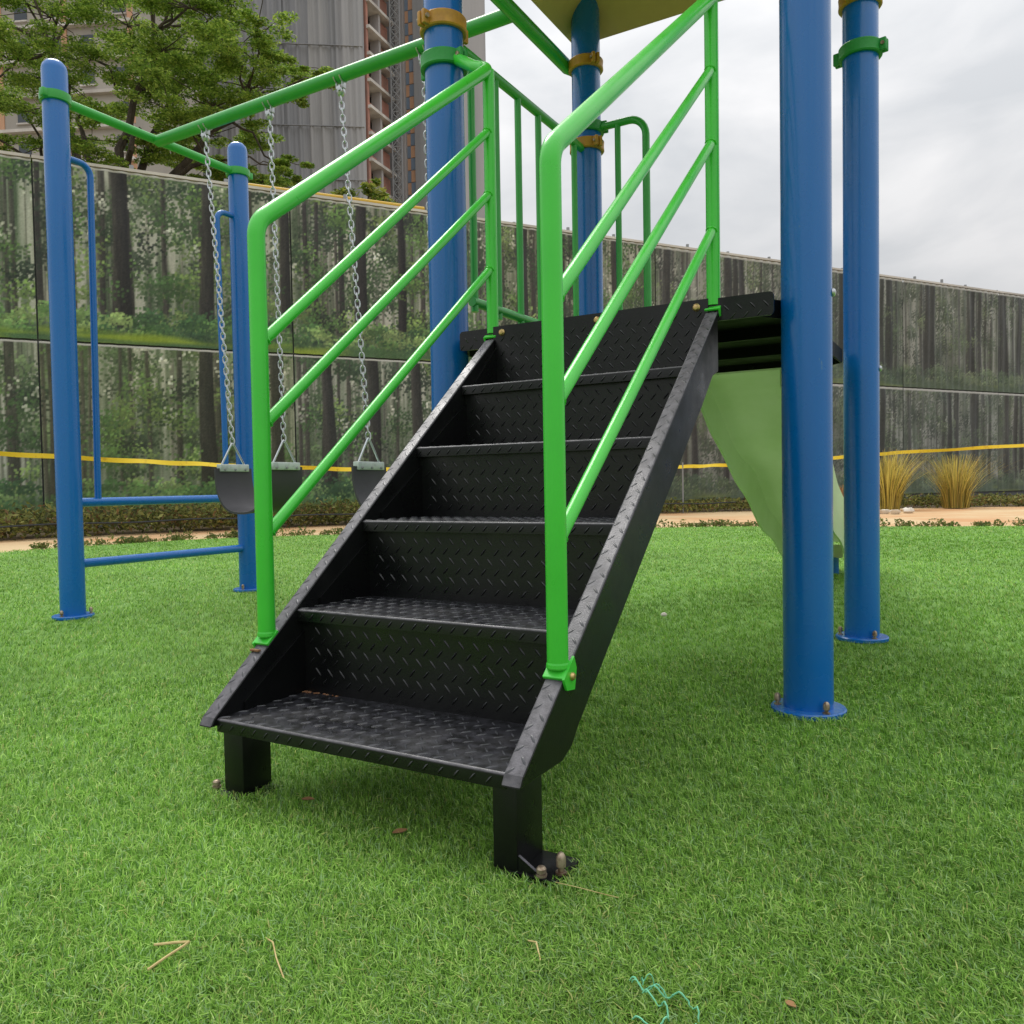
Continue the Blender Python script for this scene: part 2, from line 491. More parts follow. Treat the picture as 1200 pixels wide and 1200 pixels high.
def forest(h, w_, res, g, lower, far):
    """the picture printed on one banner: a tall pine wood; row 0 is the bottom edge. sRGB 0..255"""
    px = lambda m_: m_ / res
    yy = (np.arange(h) / h)[:, None] * np.ones((1, w_)); xx = np.ones((h, 1)) * np.arange(w_)[None, :]
    W_m = w_ * res
    dens = g.uniform(0.75, 1.25)
    tint = np.array([g.uniform(-4, 6), g.uniform(-2, 6), g.uniform(-6, 5)])
    # pale air between far stems: vertical streaks
    st = vn(h, w_, px(2.2), px(0.07), g, 2) * 0.55 + vn(h, w_, px(0.9), px(0.5), g, 3) * 0.45
    k = np.clip((st - 0.36) * 3.4 + (yy - 0.5) * 0.25, 0, 1)[..., None]
    img = np.array([196, 190, 182.0]) * k + np.array([84, 98, 72.0]) * (1 - k)

    def trunk(x0, wid, col, alpha, lean, y0=0.1, y1=1.0, lit=0.25):
        nonlocal img
        x_a, x_b = int(max(0, x0 - wid * 2 - abs(lean) * h)), int(min(w_, x0 + wid * 2 + abs(lean) * h + 2))
        if x_b - x_a < 2: return
        X = xx[:, x_a:x_b]; Y = yy[:, x_a:x_b]
        cx = x0 + lean * (Y * h) + np.sin(Y * 5 + x0) * wid * 0.08
        ww = wid * (1.15 - 0.34 * Y + 0.3 * np.exp(-np.maximum(Y - y0, 0) * 22))
        t = (X - cx) / (ww / 2)
        a_ = np.clip((1 - np.abs(t)) * ww / 2 + 0.5, 0, 1) * np.clip((Y - y0) * 30, 0, 1) * np.clip((y1 - Y) * 12 + 0.2, 0, 1)
        barkn = vn(h, x_b - x_a, px(0.28), max(1.0, px(0.025)), g, 2)
        sh = (0.72 + 0.56 * barkn) * (1 + lit * np.clip(-t, -1, 1))
        c = np.array(col, float)[None, None, :] * sh[..., None]
        a_ = (a_ * alpha)[..., None]
        img[:, x_a:x_b] = img[:, x_a:x_b] * (1 - a_) + c * a_

    size = 2 if res < 0.025 else 1

    def dabs(n_cl, y_lo, y_hi, n_d, sx, sy, cols):
        """boughs made of small leaf dabs"""
        for _ in range(int(n_cl)):
            cx, cy = g.uniform(0, w_), g.uniform(y_lo, y_hi) * h
            c = np.array(cols[g.integers(0, len(cols))], float) * g.uniform(0.85, 1.15)
            m_ = int(n_d * g.uniform(0.5, 1.5))
            ox = g.normal(0, px(sx), m_); oy = g.normal(0, px(sy), m_) - np.abs(ox) * 0.35
            X = (cx + ox).astype(int); Y = (cy + oy).astype(int)
            v_ = (0.8 + 0.45 * (oy > 0) * g.random(m_) + 0.25 * g.random(m_))[:, None]
            for dy in range(size):
                for dx in range(size):
                    ok = (X + dx >= 0) & (X + dx < w_) & (Y + dy >= 0) & (Y + dy < h)
                    img[Y[ok] + dy, X[ok] + dx] = img[Y[ok] + dy, X[ok] + dx] * 0.25 + (c * v_)[ok] * 0.75

    for i in range(int(W_m * 12)):
        v_ = g.uniform(78, 140)
        trunk(g.uniform(0, w_), px(g.uniform(0.018, 0.045)), (v_, v_ * 0.96, v_ * 0.88), g.uniform(0.45, 0.8), g.uniform(-0.02, 0.02), g.uniform(0.1, 0.22), g.uniform(0.8, 1.4))
    dabs(W_m * 16 * dens, 0.25, 1.05, 80, 0.13, 0.10, [(86, 104, 70), (70, 86, 60), (112, 128, 90), (58, 68, 52)])
    for i in range(int(W_m * 3.4)):
        v_ = g.uniform(52, 84)
        trunk(g.uniform(0, w_), px(g.uniform(0.045, 0.10)), (v_, v_ * 0.93, v_ * 0.84), 0.92, g.uniform(-0.015, 0.015), g.uniform(0.08, 0.18), g.uniform(1.0, 1.6))
    dabs(W_m * 11 * dens, 0.2, 1.05, 90, 0.15, 0.12, [(72, 100, 56), (96, 124, 66), (52, 70, 46), (126, 146, 84), (44, 54, 42)])
    dabs(W_m * 5, 0.5, 1.05, 12, 0.05, 0.08, [(214, 206, 198), (200, 196, 188)])
    for i in range(int(round(W_m * g.uniform(0.9, 1.3)))):
        v_ = g.uniform(36, 52)
        trunk(g.uniform(0, w_), px(g.uniform(0.14, 0.27)), (v_, v_ * 0.93, v_ * 0.84), 0.97, g.uniform(-0.012, 0.012), g.uniform(0.05, 0.12), 2.0, 0.4)
    dabs(W_m * 1.0 * dens, 0.25, 0.7, 45, 0.13, 0.11, [(88, 120, 60), (70, 96, 54), (120, 142, 78)])
    # undergrowth and clearing
    top = 0.15 + 0.08 * (vn(1, w_, 2, px(0.5), g, 3)[0] - 0.5)[None, :] * 2
    und = np.clip((top - yy) * 16, 0, 1)
    a_ = (und * 0.75)[..., None]
    img = img * (1 - a_) + np.array([64, 86, 58.0]) * a_
    dabs(W_m * 16, 0.05, 0.2, 70, 0.14, 0.06, [(96, 128, 72), (76, 108, 64), (126, 152, 92), (60, 88, 58), (142, 160, 100)])
    gl = np.clip((0.075 + 0.04 * (vn(1, w_, 2, px(1.3), g, 2)[0] - 0.5)[None, :] * 2 - yy) * 26, 0, 1)
    glow = vn(h, w_, px(0.10), px(1.5), g, 2)
    gc = np.array([82, 112, 70.0]) + (np.clip((glow - 0.5) * 3.5, 0, 1))[..., None] * np.array([80, 66, -18.0])
    a_ = (gl * 0.85)[..., None]
    img = img * (1 - a_) + gc * a_
    img = img * np.array([0.92, 0.95, 0.90]) + tint
    if lower:
        img = img * 0.92 + np.array([140, 134, 122.0]) * 0.10
    img = img + g.normal(0, 5, (h, w_, 1))
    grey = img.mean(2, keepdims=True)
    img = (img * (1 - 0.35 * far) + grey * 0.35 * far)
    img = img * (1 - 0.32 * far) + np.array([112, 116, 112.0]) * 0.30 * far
    img[-2:] = np.array([196, 194, 188.0])
    return np.clip(img, 8, 235)


def srgb2lin(a):
    a = a / 255.0
    return np.where(a <= 0.04045, a / 12.92, ((a + 0.055) / 1.055) ** 2.4)


wall = thing('hoarding_wall', 'tall grey hoarding wall hung with two rows of printed forest banners', 'wall', (WALL0[0], WALL0[1], 0))
S0, S1 = -9.0, 30.0
PW = 3.9
wf = lambda a, b, h: (WALL0[0] + WD[0] * a + WN[0] * h, WALL0[1] + WD[1] * a + WN[1] * h, b)
MB().prism([(S0, 0), (S1, 0), (S1, WB + 2 * WH - 0.06), (S0, WB + 2 * WH - 0.06)], -0.12, -0.05, wf).build('backing_sheet', M['backing'], wall, smooth=False)
npan = int((S1 - S0) / PW)
for row in range(2):
    for i in range(npan):
        a0 = S0 + i * PW + 0.012; a1 = S0 + (i + 1) * PW - 0.012
        z0 = WB + row * WH + 0.015; z1 = WB + (row + 1) * WH - 0.015
        mid = (a0 + a1) / 2
        dist = np.linalg.norm(WALL0 + WD * mid - CAM[:2])
        res = 0.019 if dist < 18 else 0.032
        g = np.random.default_rng(100 + row * 50 + i)
        nx, ny = int((a1 - a0) / res), int((z1 - z0) / res)
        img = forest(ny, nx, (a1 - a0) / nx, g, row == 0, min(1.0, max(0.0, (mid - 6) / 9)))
        sa = np.linspace(a0, a1, nx); sz = np.linspace(z0, z1, ny)
        SA, SZ = np.meshgrid(sa, sz)
        wav = 0.012 * np.sin(SA * 3.1 + row) * np.sin(SZ * 1.7 + i) + 0.010 * np.sin(SA * 7.3 + SZ * 2.2 + i * 2)
        edge = np.minimum(1, np.minimum(np.minimum(SA - a0, a1 - SA), np.minimum(SZ - z0, z1 - SZ)) / 0.3)
        H_ = wav * edge + 0.011 * np.sin(SA * 2 * math.pi / 0.24)
        V = np.stack([WALL0[0] + WD[0] * SA + WN[0] * H_, WALL0[1] + WD[1] * SA + WN[1] * H_, SZ], -1).reshape(-1, 3)
        idx = np.arange(nx * ny).reshape(ny, nx)
        Fq = np.stack([idx[:-1, :-1], idx[:-1, 1:], idx[1:, 1:], idx[1:, :-1]], -1).reshape(-1)
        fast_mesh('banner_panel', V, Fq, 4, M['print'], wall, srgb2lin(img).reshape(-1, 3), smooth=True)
# cap rail, pole tips along the top
for i in range(npan):
    a0 = S0 + i * PW; a1 = a0 + PW - 0.02
    MB().prism([(a0, WB + 2 * WH), (a1, WB + 2 * WH), (a1, WB + 2 * WH + 0.045), (a0, WB + 2 * WH + 0.045)], -0.10, 0.02, wf).build('cap_rail', M['slab'], wall, smooth=False)
k = S0 + 0.4
while k < S1:
    q = wf(k, 0, -0.17)
    MB().tube([(q[0], q[1], 0), (q[0], q[1], WB + 2 * WH + rnd.uniform(0.10, 0.2))], 0.035, 8).build('pole', M['steel'], wall)
    k += rnd.uniform(0.9, 1.5)
pa = wf(2.0, 0, -0.30); pb = wf(5.3, 0, -0.30)
yp = tag(MB().tube([(pa[0], pa[1], WB + 2 * WH + 0.14), (pb[0], pb[1], WB + 2 * WH + 0.16)], 0.055, 12).build('yellow_pipe', M['pipeyellow']),
         'thin yellow pipe running along behind the top of the banner wall', 'pipe')
for s_ in (2.3, 3.8, 5.1):
    q = wf(s_, 0, -0.30)
    MB().box((q[0], q[1], (WB + 2 * WH + 0.10) / 2), (0.05, 0.05, WB + 2 * WH + 0.08)).build('bracket_post', M['steel'], yp, smooth=False)

# ------------------------------------------------------------------ buildings behind the wall
def gpt(x, d):
    return ground_at(x, d)


# netted tower: sheets of grey net, folded
p0, p1 = gpt(150, 100), gpt(437, 103)
tw = thing('netted_tower', 'tall tower wholly wrapped in streaky grey construction netting', 'building', tuple((p0 + p1) / 2))
dv = (p1 - p0); Lw = np.linalg.norm(dv); dv /= Lw; nv = A3(dv[1], -dv[0], 0)
HT = 78.0
MB().prism([(0, 0), (Lw, 0), (Lw, HT), (0, HT)], -16, -0.8, lambda a, b, h: tuple(p0 + dv * a + nv * h + A3(0, 0, b))).build('core', M['concrete'], tw, smooth=False)
ns = 9
for i in range(ns):
    a0, a1 = Lw * i / ns, Lw * (i + 1) / ns + 0.15
    na, nz_ = 26, 40
    sa, sz = np.meshgrid(np.linspace(a0, a1, na), np.linspace(0, HT, nz_))
    fold = 0.22 * np.sin(sa * 4.1 + 0.6 * np.sin(sz * 0.12 + i)) * (0.4 + 0.6 * np.sin(sz * 0.095 + i) ** 2) + 0.12 * np.sin(sa * 9 + sz * 0.1) + (i % 3) * 0.16
    V = (p0[None, None] + dv * sa[..., None] + nv * fold[..., None]); V[..., 2] = sz
    idx = np.arange(na * nz_).reshape(nz_, na)
    Fq = np.stack([idx[:-1, :-1], idx[:-1, 1:], idx[1:, 1:], idx[1:, :-1]], -1).reshape(-1)
    fast_mesh('net_sheet', V.reshape(-1, 3), Fq, 4, M['net2'] if i % 3 == 1 else M['net'], tw, smooth=True)

zz_ = 6.0
while zz_ < HT:
    MB().prism([(0, zz_), (Lw, zz_), (Lw, zz_ + 0.07), (0, zz_ + 0.07)], 0.30, 0.55, lambda a, b, h: tuple(p0 + dv * a + nv * h + A3(0, 0, b))).build('tie_rope', M['net'], tw, smooth=False)
    zz_ += rnd.choice((3.3, 6.6, 6.6, 9.9))
# unfinished block: slabs, red block infill, openings
q0, q1 = gpt(437, 103), gpt(467, 109)
cb = thing('unfinished_tower', 'unfinished concrete tower with pale floor slabs and red block walls', 'building', tuple((q0 + q1) / 2))
ev = q1 - q0; Le = np.linalg.norm(ev); ev /= Le; en = A3(ev[1], -ev[0], 0)
ef = lambda a, b, h: tuple(q0 + ev * a + en * h + A3(0, 0, b))
MB().prism([(0.0, 0), (Le, 0), (Le, HT), (0.0, HT)], -9, -1.6, ef).build('core', M['darkroom'], cb, smooth=False)
z = 61.85
zs = []
while z > 5: zs.append(z); z -= 3.29
zs = [zs[0] + 3.29 * k_ for k_ in (4, 3, 2, 1)] + zs
for z in zs:
    MB().prism([(0.4, z - 0.38), (Le, z - 0.38), (Le, z), (0.4, z)], -1.6, 0.75, ef).build('floor_slab', M['slab'], cb, smooth=False)
    MB().prism([(Le * 0.55, z), (Le - 0.05, z), (Le - 0.05, z + 2.6), (Le * 0.55, z + 2.6)], -0.9, -0.2, ef).build('block_wall', M['brick'], cb, smooth=False)
    MB().prism([(Le * 0.1, z), (Le * 0.5, z), (Le * 0.5, z + 1.0), (Le * 0.1, z + 1.0)], -0.9, -0.3, ef).build('parapet', M['brick'], cb, smooth=False)
for a in (0.35, Le * 0.52):
    MB().prism([(a, 0), (a + 0.45, 0), (a + 0.45, HT), (a, HT)], -1.0, 0.3, ef).build('column', M['brick'] if a < 1 else M['concrete'], cb, smooth=False)
# hoist mast: lattice
h0, h1 = gpt(468.5, 107), gpt(479.5, 107)
hm = thing('hoist_mast', 'grey lattice hoist mast climbing the unfinished tower', 'mast', tuple((h0 + h1) / 2))
b = MB(); back = (h0 - CAM * A3(1, 1, 0)); back[2] = 0; back /= np.linalg.norm(back)
cs = [h0, h1, h1 + back * 1.2, h0 + back * 1.2]
for c in cs: b.box((c[0], c[1], HT / 2), (0.12, 0.12, HT))
b.build('chords', M['steel'], hm, smooth=False)
b = MB()
z = 0
while z < HT - 1.5:
    for i in range(4):
        a_, c_ = cs[i], cs[(i + 1) % 4]
        b.tube([a_ + A3(0, 0, z), c_ + A3(0, 0, z + 1.5)], 0.05, 4, cap=False)
        b.tube([c_ + A3(0, 0, z), a_ + A3(0, 0, z + 1.5)], 0.05, 4, cap=False)
        b.tube([a_ + A3(0, 0, z), c_ + A3(0, 0, z)], 0.05, 4, cap=False)
    z += 1.5
tag(b.build('lattice', M['steel'], hm, smooth=False), kind='stuff')
# concrete stair tower
r0, r1 = gpt(448, 114), gpt(542, 110)
ct = thing('concrete_tower', 'plain grey concrete tower with a strip of pink and blue panels', 'building', tuple((r0 + r1) / 2))
rv = r1 - r0; Lr = np.linalg.norm(rv); rv /= Lr; rn = A3(rv[1], -rv[0], 0)
rf = lambda a, b, h: tuple(r0 + rv * a + rn * h + A3(0, 0, b))
MB().prism([(0, 0), (Lr, 0), (Lr, HT), (0, HT)], -12, 0, rf).build('wall', M['concrete'], ct, smooth=False)
for i, (f0, f1, hh) in enumerate(((0.0, 0.28, 0.15), (0.30, 0.40, 0.5), (0.52, 0.68, 0.4), (0.84, 0.90, 0.35), (0.92, 0.995, 0.55))):
    MB().prism([(Lr * f0, 0), (Lr * f1, 0), (Lr * f1, HT - 0.5 * i), (Lr * f0, HT - 0.5 * i)], 0.0, hh, rf).build('pier', M['concrete'] if i % 2 else M['net2'], ct, smooth=False)
z = 1.0; i = 0
while z < HT - 2:
    for j, (f0, f1) in enumerate(((0.415, 0.455), (0.457, 0.51))):
        m_ = M['peach'] if (i + j) % 2 == 0 else M['tileblue']
        MB().prism([(Lr * f0, z), (Lr * f1, z), (Lr * f1, z + 1.55), (Lr * f0, z + 1.55)], 0.0, 0.12, rf).build('panel', m_, ct, smooth=False)
    z += 1.65; i += 1
# pale apartment block far left
s0, s1 = gpt(-60, 82), gpt(172, 80)
ab = thing('apartment_block', 'cream and peach apartment block half hidden behind the spreading tree', 'building', tuple((s0 + s1) / 2))
sv = s1 - s0; Ls = np.linalg.norm(sv); sv /= Ls; sn = A3(sv[1], -sv[0], 0)
sf = lambda a, b, h: tuple(s0 + sv * a + sn * h + A3(0, 0, b))
MB().prism([(0, 0), (Ls, 0), (Ls, 62), (0, 62)], -14, 0, sf).build('wall', M['cream'], ab, smooth=False)
for fl in range(3, 17):
    zz = fl * 3.3
    MB().prism([(0, zz - 0.2), (Ls, zz - 0.2), (Ls, zz + 0.1), (0, zz + 0.1)], 0, 0.5, sf).build('floor_band', M['slab'], ab, smooth=False)
    for j in range(6):
        a = Ls - 1.9 - j * 3.4
        if a < 1: continue
        wn_ = MB().prism([(a, zz + 0.8), (a + 1.3, zz + 0.8), (a + 1.3, zz + 2.3), (a, zz + 2.3)], 0.0, 0.06, sf).build('window', M['glass'], ab, smooth=False)
        MB().prism([(a - 0.1, zz + 0.66), (a + 1.4, zz + 0.66), (a + 1.4, zz + 0.8), (a - 0.1, zz + 0.8)], 0.0, 0.2, sf).build('sill', M['slab'], wn_, smooth=False)
        if j % 2 == 0:
            MB().prism([(a + 1.45, zz + 0.15), (a + 2.0, zz + 0.15), (a + 2.0, zz + 3.05), (a + 1.45, zz + 3.05)], 0.0, 0.1, sf).build('panel', M['peach'], ab, smooth=False)


# ------------------------------------------------------------------ trees and plants
def leaf_cloud(name, centers, radii, count, size, colors, m, parent=None, g=rng, flat=0.5, kind=None):
    """leaf quads spread through ellipsoids"""
    Vs = []; Cs = []
    for (c, r_, n_) in zip(centers, radii, count):
        d = g.normal(size=(n_, 3)); d /= np.linalg.norm(d, axis=1)[:, None]
        rad = g.random(n_) ** 0.45
        P = np.asarray(c) + d * rad[:, None] * np.asarray(r_)
        t = g.normal(size=(n_, 3)); t[:, 2] *= flat; t /= np.linalg.norm(t, axis=1)[:, None]
        u_ = g.normal(size=(n_, 3)); u_ -= t * (u_ * t).sum(1)[:, None]; u_[:, 2] *= flat
        u_ /= np.linalg.norm(u_, axis=1)[:, None]
        s_ = size * g.uniform(0.6, 1.4, n_)[:, None]
        q = np.stack([P - t * s_, P + u_ * s_ * 0.45, P + t * s_, P - u_ * s_ * 0.45], 1)
        Vs.append(q.reshape(-1, 3))
        ci = g.integers(0, len(colors), n_)
        tone = (0.85 + 0.3 * g.random()) * g.uniform(0.8, 1.2, n_)
        cc = np.array(colors)[ci] * tone[:, None]
        Cs.append(np.repeat(cc, 4, 0))
    V = np.concatenate(Vs); Cc = np.concatenate(Cs)
    o = fast_mesh(name, V, np.arange(len(V)), 4, m, parent, Cc)
    if kind: o['kind'] = kind
    return o


def curve(a, b, sag, n=9, g=rng, wob=0.15):
    a, b = np.asarray(a, float), np.asarray(b, float)
    t = np.linspace(0, 1, n)[:, None]
    P = a * (1 - t) + b * t
    P[:, 2] += sag * 4 * (t[:, 0] * (1 - t[:, 0]))
    off = g.normal(size=(n, 3)) * wob * np.sin(t * math.pi)
    return P + off


TD = 28.0
tb = ground_at(120, TD)
tree = thing('rain_tree', 'large spreading feathery green tree with dark branches behind the wall', 'tree', tuple(tb))
tp = lambda x, y, dd=0.0: at_depth(x, y, TD + dd)
hub = tp(128, 300)
b = MB()
b.tube(curve(tb, hub, 0, 8, wob=0.1), np.linspace(0.55, 0.4, 8), 12)
b.build('trunk', M['bark'], tree)
limbs = [(165, 150, -1), (205, 110, 1.5), (240, 190, -0.5), (90, 140, 1), (50, 190, -1.5), (290, 125, 0.5), (180, 40, -0.5), (60, 60, 0)]
lpts = []
for (x, y, dd) in limbs:
    c = curve(hub, tp(x, y, dd), 0.5, 9, wob=0.16)
    MB().tube(c, np.linspace(0.20, 0.06, 9), 9).build('limb', M['bark'], tree)
    lpts += [c[5], c[7], c[8]]
pads = [(190, 60, 46, 16), (240, 28, 44, 15), (272, 62, 42, 15), (300, 42, 34, 12), (322, 66, 34, 11), (350, 82, 30, 9), (376, 93, 20, 6), (232, 100, 44, 14),
        (292, 103, 42, 12), (180, 112, 40, 13), (163, 80, 42, 16), (212, 140, 40, 12), (252, 126, 42, 12), (242, 160, 40, 12), (300, 158, 32, 9),
        (322, 194, 26, 8), (338, 206, 14, 5), (168, 168, 34, 11), (224, 10, 50, 16), (272, 4, 40, 14), (202, 188, 34, 10), (262, 206, 34, 10),
        (308, 216, 26, 7), (150, 30, 50, 18), (110, 70, 48, 16), (70, 100, 48, 16), (30, 130, 44, 15), (110, 130, 46, 14), (60, 170, 44, 13), (10, 70, 50, 18),
        (60, 20, 54, 18), (120, -20, 54, 18), (190, -40, 54, 18), (250, -45, 44, 16), (10, -30, 60, 20), (-30, 110, 46, 16), (-40, 20, 50, 18), (100, 195, 40, 11),
        (20, 205, 36, 10), (140, 215, 30, 8), (230, 232, 26, 7), (80, -80, 60, 22), (170, -95, 60, 20), (0, -100, 50, 20), (-60, 170, 40, 12), (345, 108, 22, 6), (205, 78, 40, 12)]
cen, rad_, cnt = [], [], []
pxm = TD / FPX
tw_b = MB()
for (x, y, rx, ry) in pads:
    dd = rng.uniform(-2.6, 2.6)
    c = tp(x, y, dd)
    sub = 11
    for j in range(sub):
        o_ = A3(rng.normal() * rx * 0.62 * pxm, rng.normal() * rx * 0.62 * pxm, rng.normal() * ry * 0.7 * pxm)
        cen.append(c + o_); rad_.append((rx * 0.42 * pxm * rng.uniform(0.7, 1.3), rx * 0.42 * pxm * rng.uniform(0.7, 1.3), ry * 0.24 * pxm)); cnt.append(int(7.6 * rx))
        a = min(lpts, key=lambda q: np.linalg.norm(q - c))
        tw_b.tube(curve(a, c, 0.25, 6, wob=0.12) if j == 0 else curve(c, c + o_, 0.12, 4, wob=0.06), np.linspace(0.055, 0.022, 6) if j == 0 else np.linspace(0.022, 0.008, 4), 5, cap=False)
tag(tw_b.build('branches', M['bark'], tree), kind='stuff')
tag(leaf_cloud('crown', cen, rad_, cnt, 0.058, [lin(158, 184, 76), lin(138, 168, 64), lin(116, 150, 56), lin(180, 200, 94), lin(100, 130, 52)], M['leaf'], tree, flat=0.4), kind='stuff')

# small tree above the wall by the unfinished tower
t2 = ground_at(425, 22)
st = thing('young_tree', 'small yellow green tree peeping over the banner wall below the unfinished tower', 'tree', tuple(t2))
top2 = at_depth(430, 240, 22)
MB().tube(curve(t2, top2, 0, 7, wob=0.08), np.linspace(0.12, 0.05, 7), 8).build('trunk', M['bark'], st)
cen, rad_, cnt = [], [], []
for (x, y, rx, ry) in [(445, 232, 14, 12), (432, 222, 10, 8), (452, 240, 14, 8), (405, 228, 16, 7), (385, 236, 14, 6), (420, 244, 24, 9), (440, 213, 6, 5), (370, 248, 16, 7), (470, 250, 10, 7)]:
    c = at_depth(x, y, 22 + rng.uniform(-0.6, 0.6)); s_ = 22 / FPX
    cen.append(c); rad_.append((rx * s_, rx * s_, ry * s_)); cnt.append(int(rx * 10))
    MB().tube(curve(top2 - A3(0, 0, 0.6), c, 0.1, 5, wob=0.05), np.linspace(0.03, 0.01, 5), 5).build('branch', M['bark'], st)
tag(leaf_cloud('crown', cen, rad_, cnt, 0.09, [lin(140, 156, 60), lin(116, 138, 48), lin(92, 114, 42), lin(160, 164, 74)], M['leaf'], st), kind='stuff')

# low hedge in the bed, one continuous mass
cen, rad_, cnt = [], [], []
PFd = np.array(PF)
cum = np.concatenate([[0], np.cumsum(np.linalg.norm(np.diff(PFd, axis=0), axis=1))])
for s_ in np.arange(6.0, cum[-1] - 3, 0.17):
    x = np.interp(s_, cum, PFd[:, 0]); y = np.interp(s_, cum, PFd[:, 1])
    tx = np.interp(s_ + 0.1, cum, PFd[:, 0]) - x; ty = np.interp(s_ + 0.1, cum, PFd[:, 1]) - y
    nn = np.array([-ty, tx]) / math.hypot(tx, ty)
    far = min(1.0, max(0.0, (s_ - 14) / 8))
    hgt = 0.42 * (1 - far) + 0.24 * far
    for rowk in range(3):
        o_ = nn * (0.25 + rowk * 0.42 + rng.uniform(-0.12, 0.12))
        hh = hgt * rng.uniform(0.8, 1.1)
        cen.append((x + o_[0], y + o_[1], hh * 0.52)); rad_.append((0.27, 0.27, hh * 0.52)); cnt.append(150 if s_ < 22 else 90)
tag(leaf_cloud('hedge', cen, rad_, cnt, 0.035, [lin(118, 126, 64), lin(96, 106, 56), lin(136, 134, 72), lin(124, 102, 68), lin(80, 84, 50), lin(150, 152, 88)], M['leaf'], None, flat=0.9),
    'low brown green hedge along the foot of the banner wall', 'hedge', kind='stuff')
# thin dark cable run through the hedge
cb_pts = [(x, y, 0.17 + 0.01 * math.sin(i)) for i, (x, y) in enumerate(PF[8:48] + np.array([0.04, -0.04]))]
tag(MB().tube(cb_pts, 0.012, 6).build('irrigation_hose', M['blackbit']), 'thin dark hose running along the front of the hedge', 'hose')


def grass_clump(name, base, hgt, spread, n_, colors, label):
    t = thing(name, label, 'grass clump', tuple(base))
    Vs, Fs, Cs = [], [], []
    for i in range(n_):
        a = rng.uniform(0, 6.28); r_ = spread * rng.random() ** 0.5
        d = A3(math.cos(a), math.sin(a), 0)
        h_ = hgt * rng.uniform(0.55, 1.0); bend = rng.uniform(0.02, 0.45) * h_ * (0.3 + r_ / spread) * (1.9 if rng.random() < 0.25 else 1.0)
        ws = rng.uniform(0.004, 0.008); s_ = A3(-d[1], d[0], 0) * ws
        p = base + d * r_ * 0.5
        k0 = len(Vs)
        for f in (0, 0.35, 0.7, 1.0):
            q = p + d * bend * f * f + A3(0, 0, h_ * f * (1 - 0.12 * f))
            wd = 1 - 0.8 * f
            Vs += [q - s_ * wd, q + s_ * wd]
        for j in range(3): Fs += [k0 + 2 * j, k0 + 2 * j + 1, k0 + 2 * j + 3, k0 + 2 * j + 2]
        c = np.array(colors[rng.integers(0, len(colors))]) * rng.uniform(0.8, 1.2)
        Cs += [c] * 8
    tag(fast_mesh('blades', np.array(Vs), np.array(Fs), 4, M['leaf'], t, np.array(Cs)), kind='stuff')
    return t


straw_c = [lin(214, 200, 104), lin(194, 172, 100), lin(176, 156, 84), lin(230, 216, 116), lin(140, 140, 74)]
grass_clump('ornamental_grass', ground_at(1040, 14.6), 1.25, 0.42, 900, straw_c, 'tall straw yellow ornamental grass clump right of the blue posts')
grass_clump('ornamental_grass', ground_at(1120, 15.0), 1.15, 0.45, 800, straw_c, 'straw yellow ornamental grass clump farthest right by the wall')
grass_clump('ornamental_grass', ground_at(984, 14.4), 0.55, 0.28, 260, [lin(168, 110, 62), lin(150, 92, 56), lin(178, 132, 74)], 'short rusty brown grass clump seen between the two right posts')
for i, (x, d_) in enumerate(((1036, 13.2), (1049, 13.0), (1064, 13.3))):
    c = ground_at(x, d_)
    sq = rnd.uniform(0.6, 1.0)
    mb_ = MB().lathe([(0, -0.02), (0.06, -0.015), (0.09, 0.02), (0.085, 0.055), (0.05, 0.085 * sq), (0, 0.09 * sq)], c, 11)
    mb_.V = [tuple(A3(*v) + (A3(*v) - c) * rnd.uniform(-0.18, 0.12)) for v in mb_.V]
    o = mb_.build('stone', M['pebble'])
    tag(o, ('pale stone nearest the right blue posts, before the tall grass clump', 'middle pale stone before the tall grass clump', 'rightmost pale stone before the tall grass clump')[i], 'stone', 'pale stones edging the bed')

# yellow tape strung along the bed
tpx = [(-60, 528, 10.4), (152, 540, 11), (280, 546, 11.7), (415, 550, 12.5), (600, 551, 13.6), (800, 547, 15), (860, 544.5, 15.1), (985, 536, 15.2), (1045, 531, 15.2), (1230, 520, 15.6)]
tpt = np.array([at_depth(*q) for q in tpx])
TP = smooth_poly(tpt[:, :3], 14) if False else None
dense = []
for i in range(len(tpt) - 1):
    for k_ in range(14): dense.append(tpt[i] * (1 - k_ / 14) + tpt[i + 1] * k_ / 14)
dense.append(tpt[-1]); dense = np.array(dense)
Vt = []; Ft = []
for i, q in enumerate(dense):
    th = 0.5 * math.sin(i * 0.23) + 0.4 * math.sin(i * 0.71)
    ax = A3(WN[0] * math.sin(th) * 0.6, WN[1] * math.sin(th) * 0.6, math.cos(th * 0.7))
    hw = 0.032
    j = A3(0, 0, 0.005 * math.sin(i * 0.9))
    nrm_ = A3(WN[0], WN[1], 0) * 0.002
    Vt += [q + j - ax * hw + nrm_, q + j + ax * hw + nrm_, q + j + ax * hw - nrm_, q + j - ax * hw - nrm_]
for i in range(len(dense) - 1):
    a = i * 4; c = a + 4
    for e in range(4): Ft.append((a + e, a + (e + 1) % 4, c + (e + 1) % 4, c + e))
tape = mesh_obj('caution_tape', Vt, Ft, M['tape'], None, smooth=True)
tag(tape, 'yellow tape strung across in front of the printed banners', 'tape')
for i in (0, 4, 5, 9):
    q = tpt[i]
    MB().tube([(q[0], q[1], -0.02), (q[0], q[1], q[2] + 0.08)], 0.014, 6).build('stake', M['steel'], tape)

# ------------------------------------------------------------------ play tower
SU, SV, PR = 1.0167, 1.0035, 0.057
POSTS = {'A': (0, 0), 'B': (SU, 0), 'C': (SU, SV), 'D': (0, SV)}
DECK_Z = 0.988


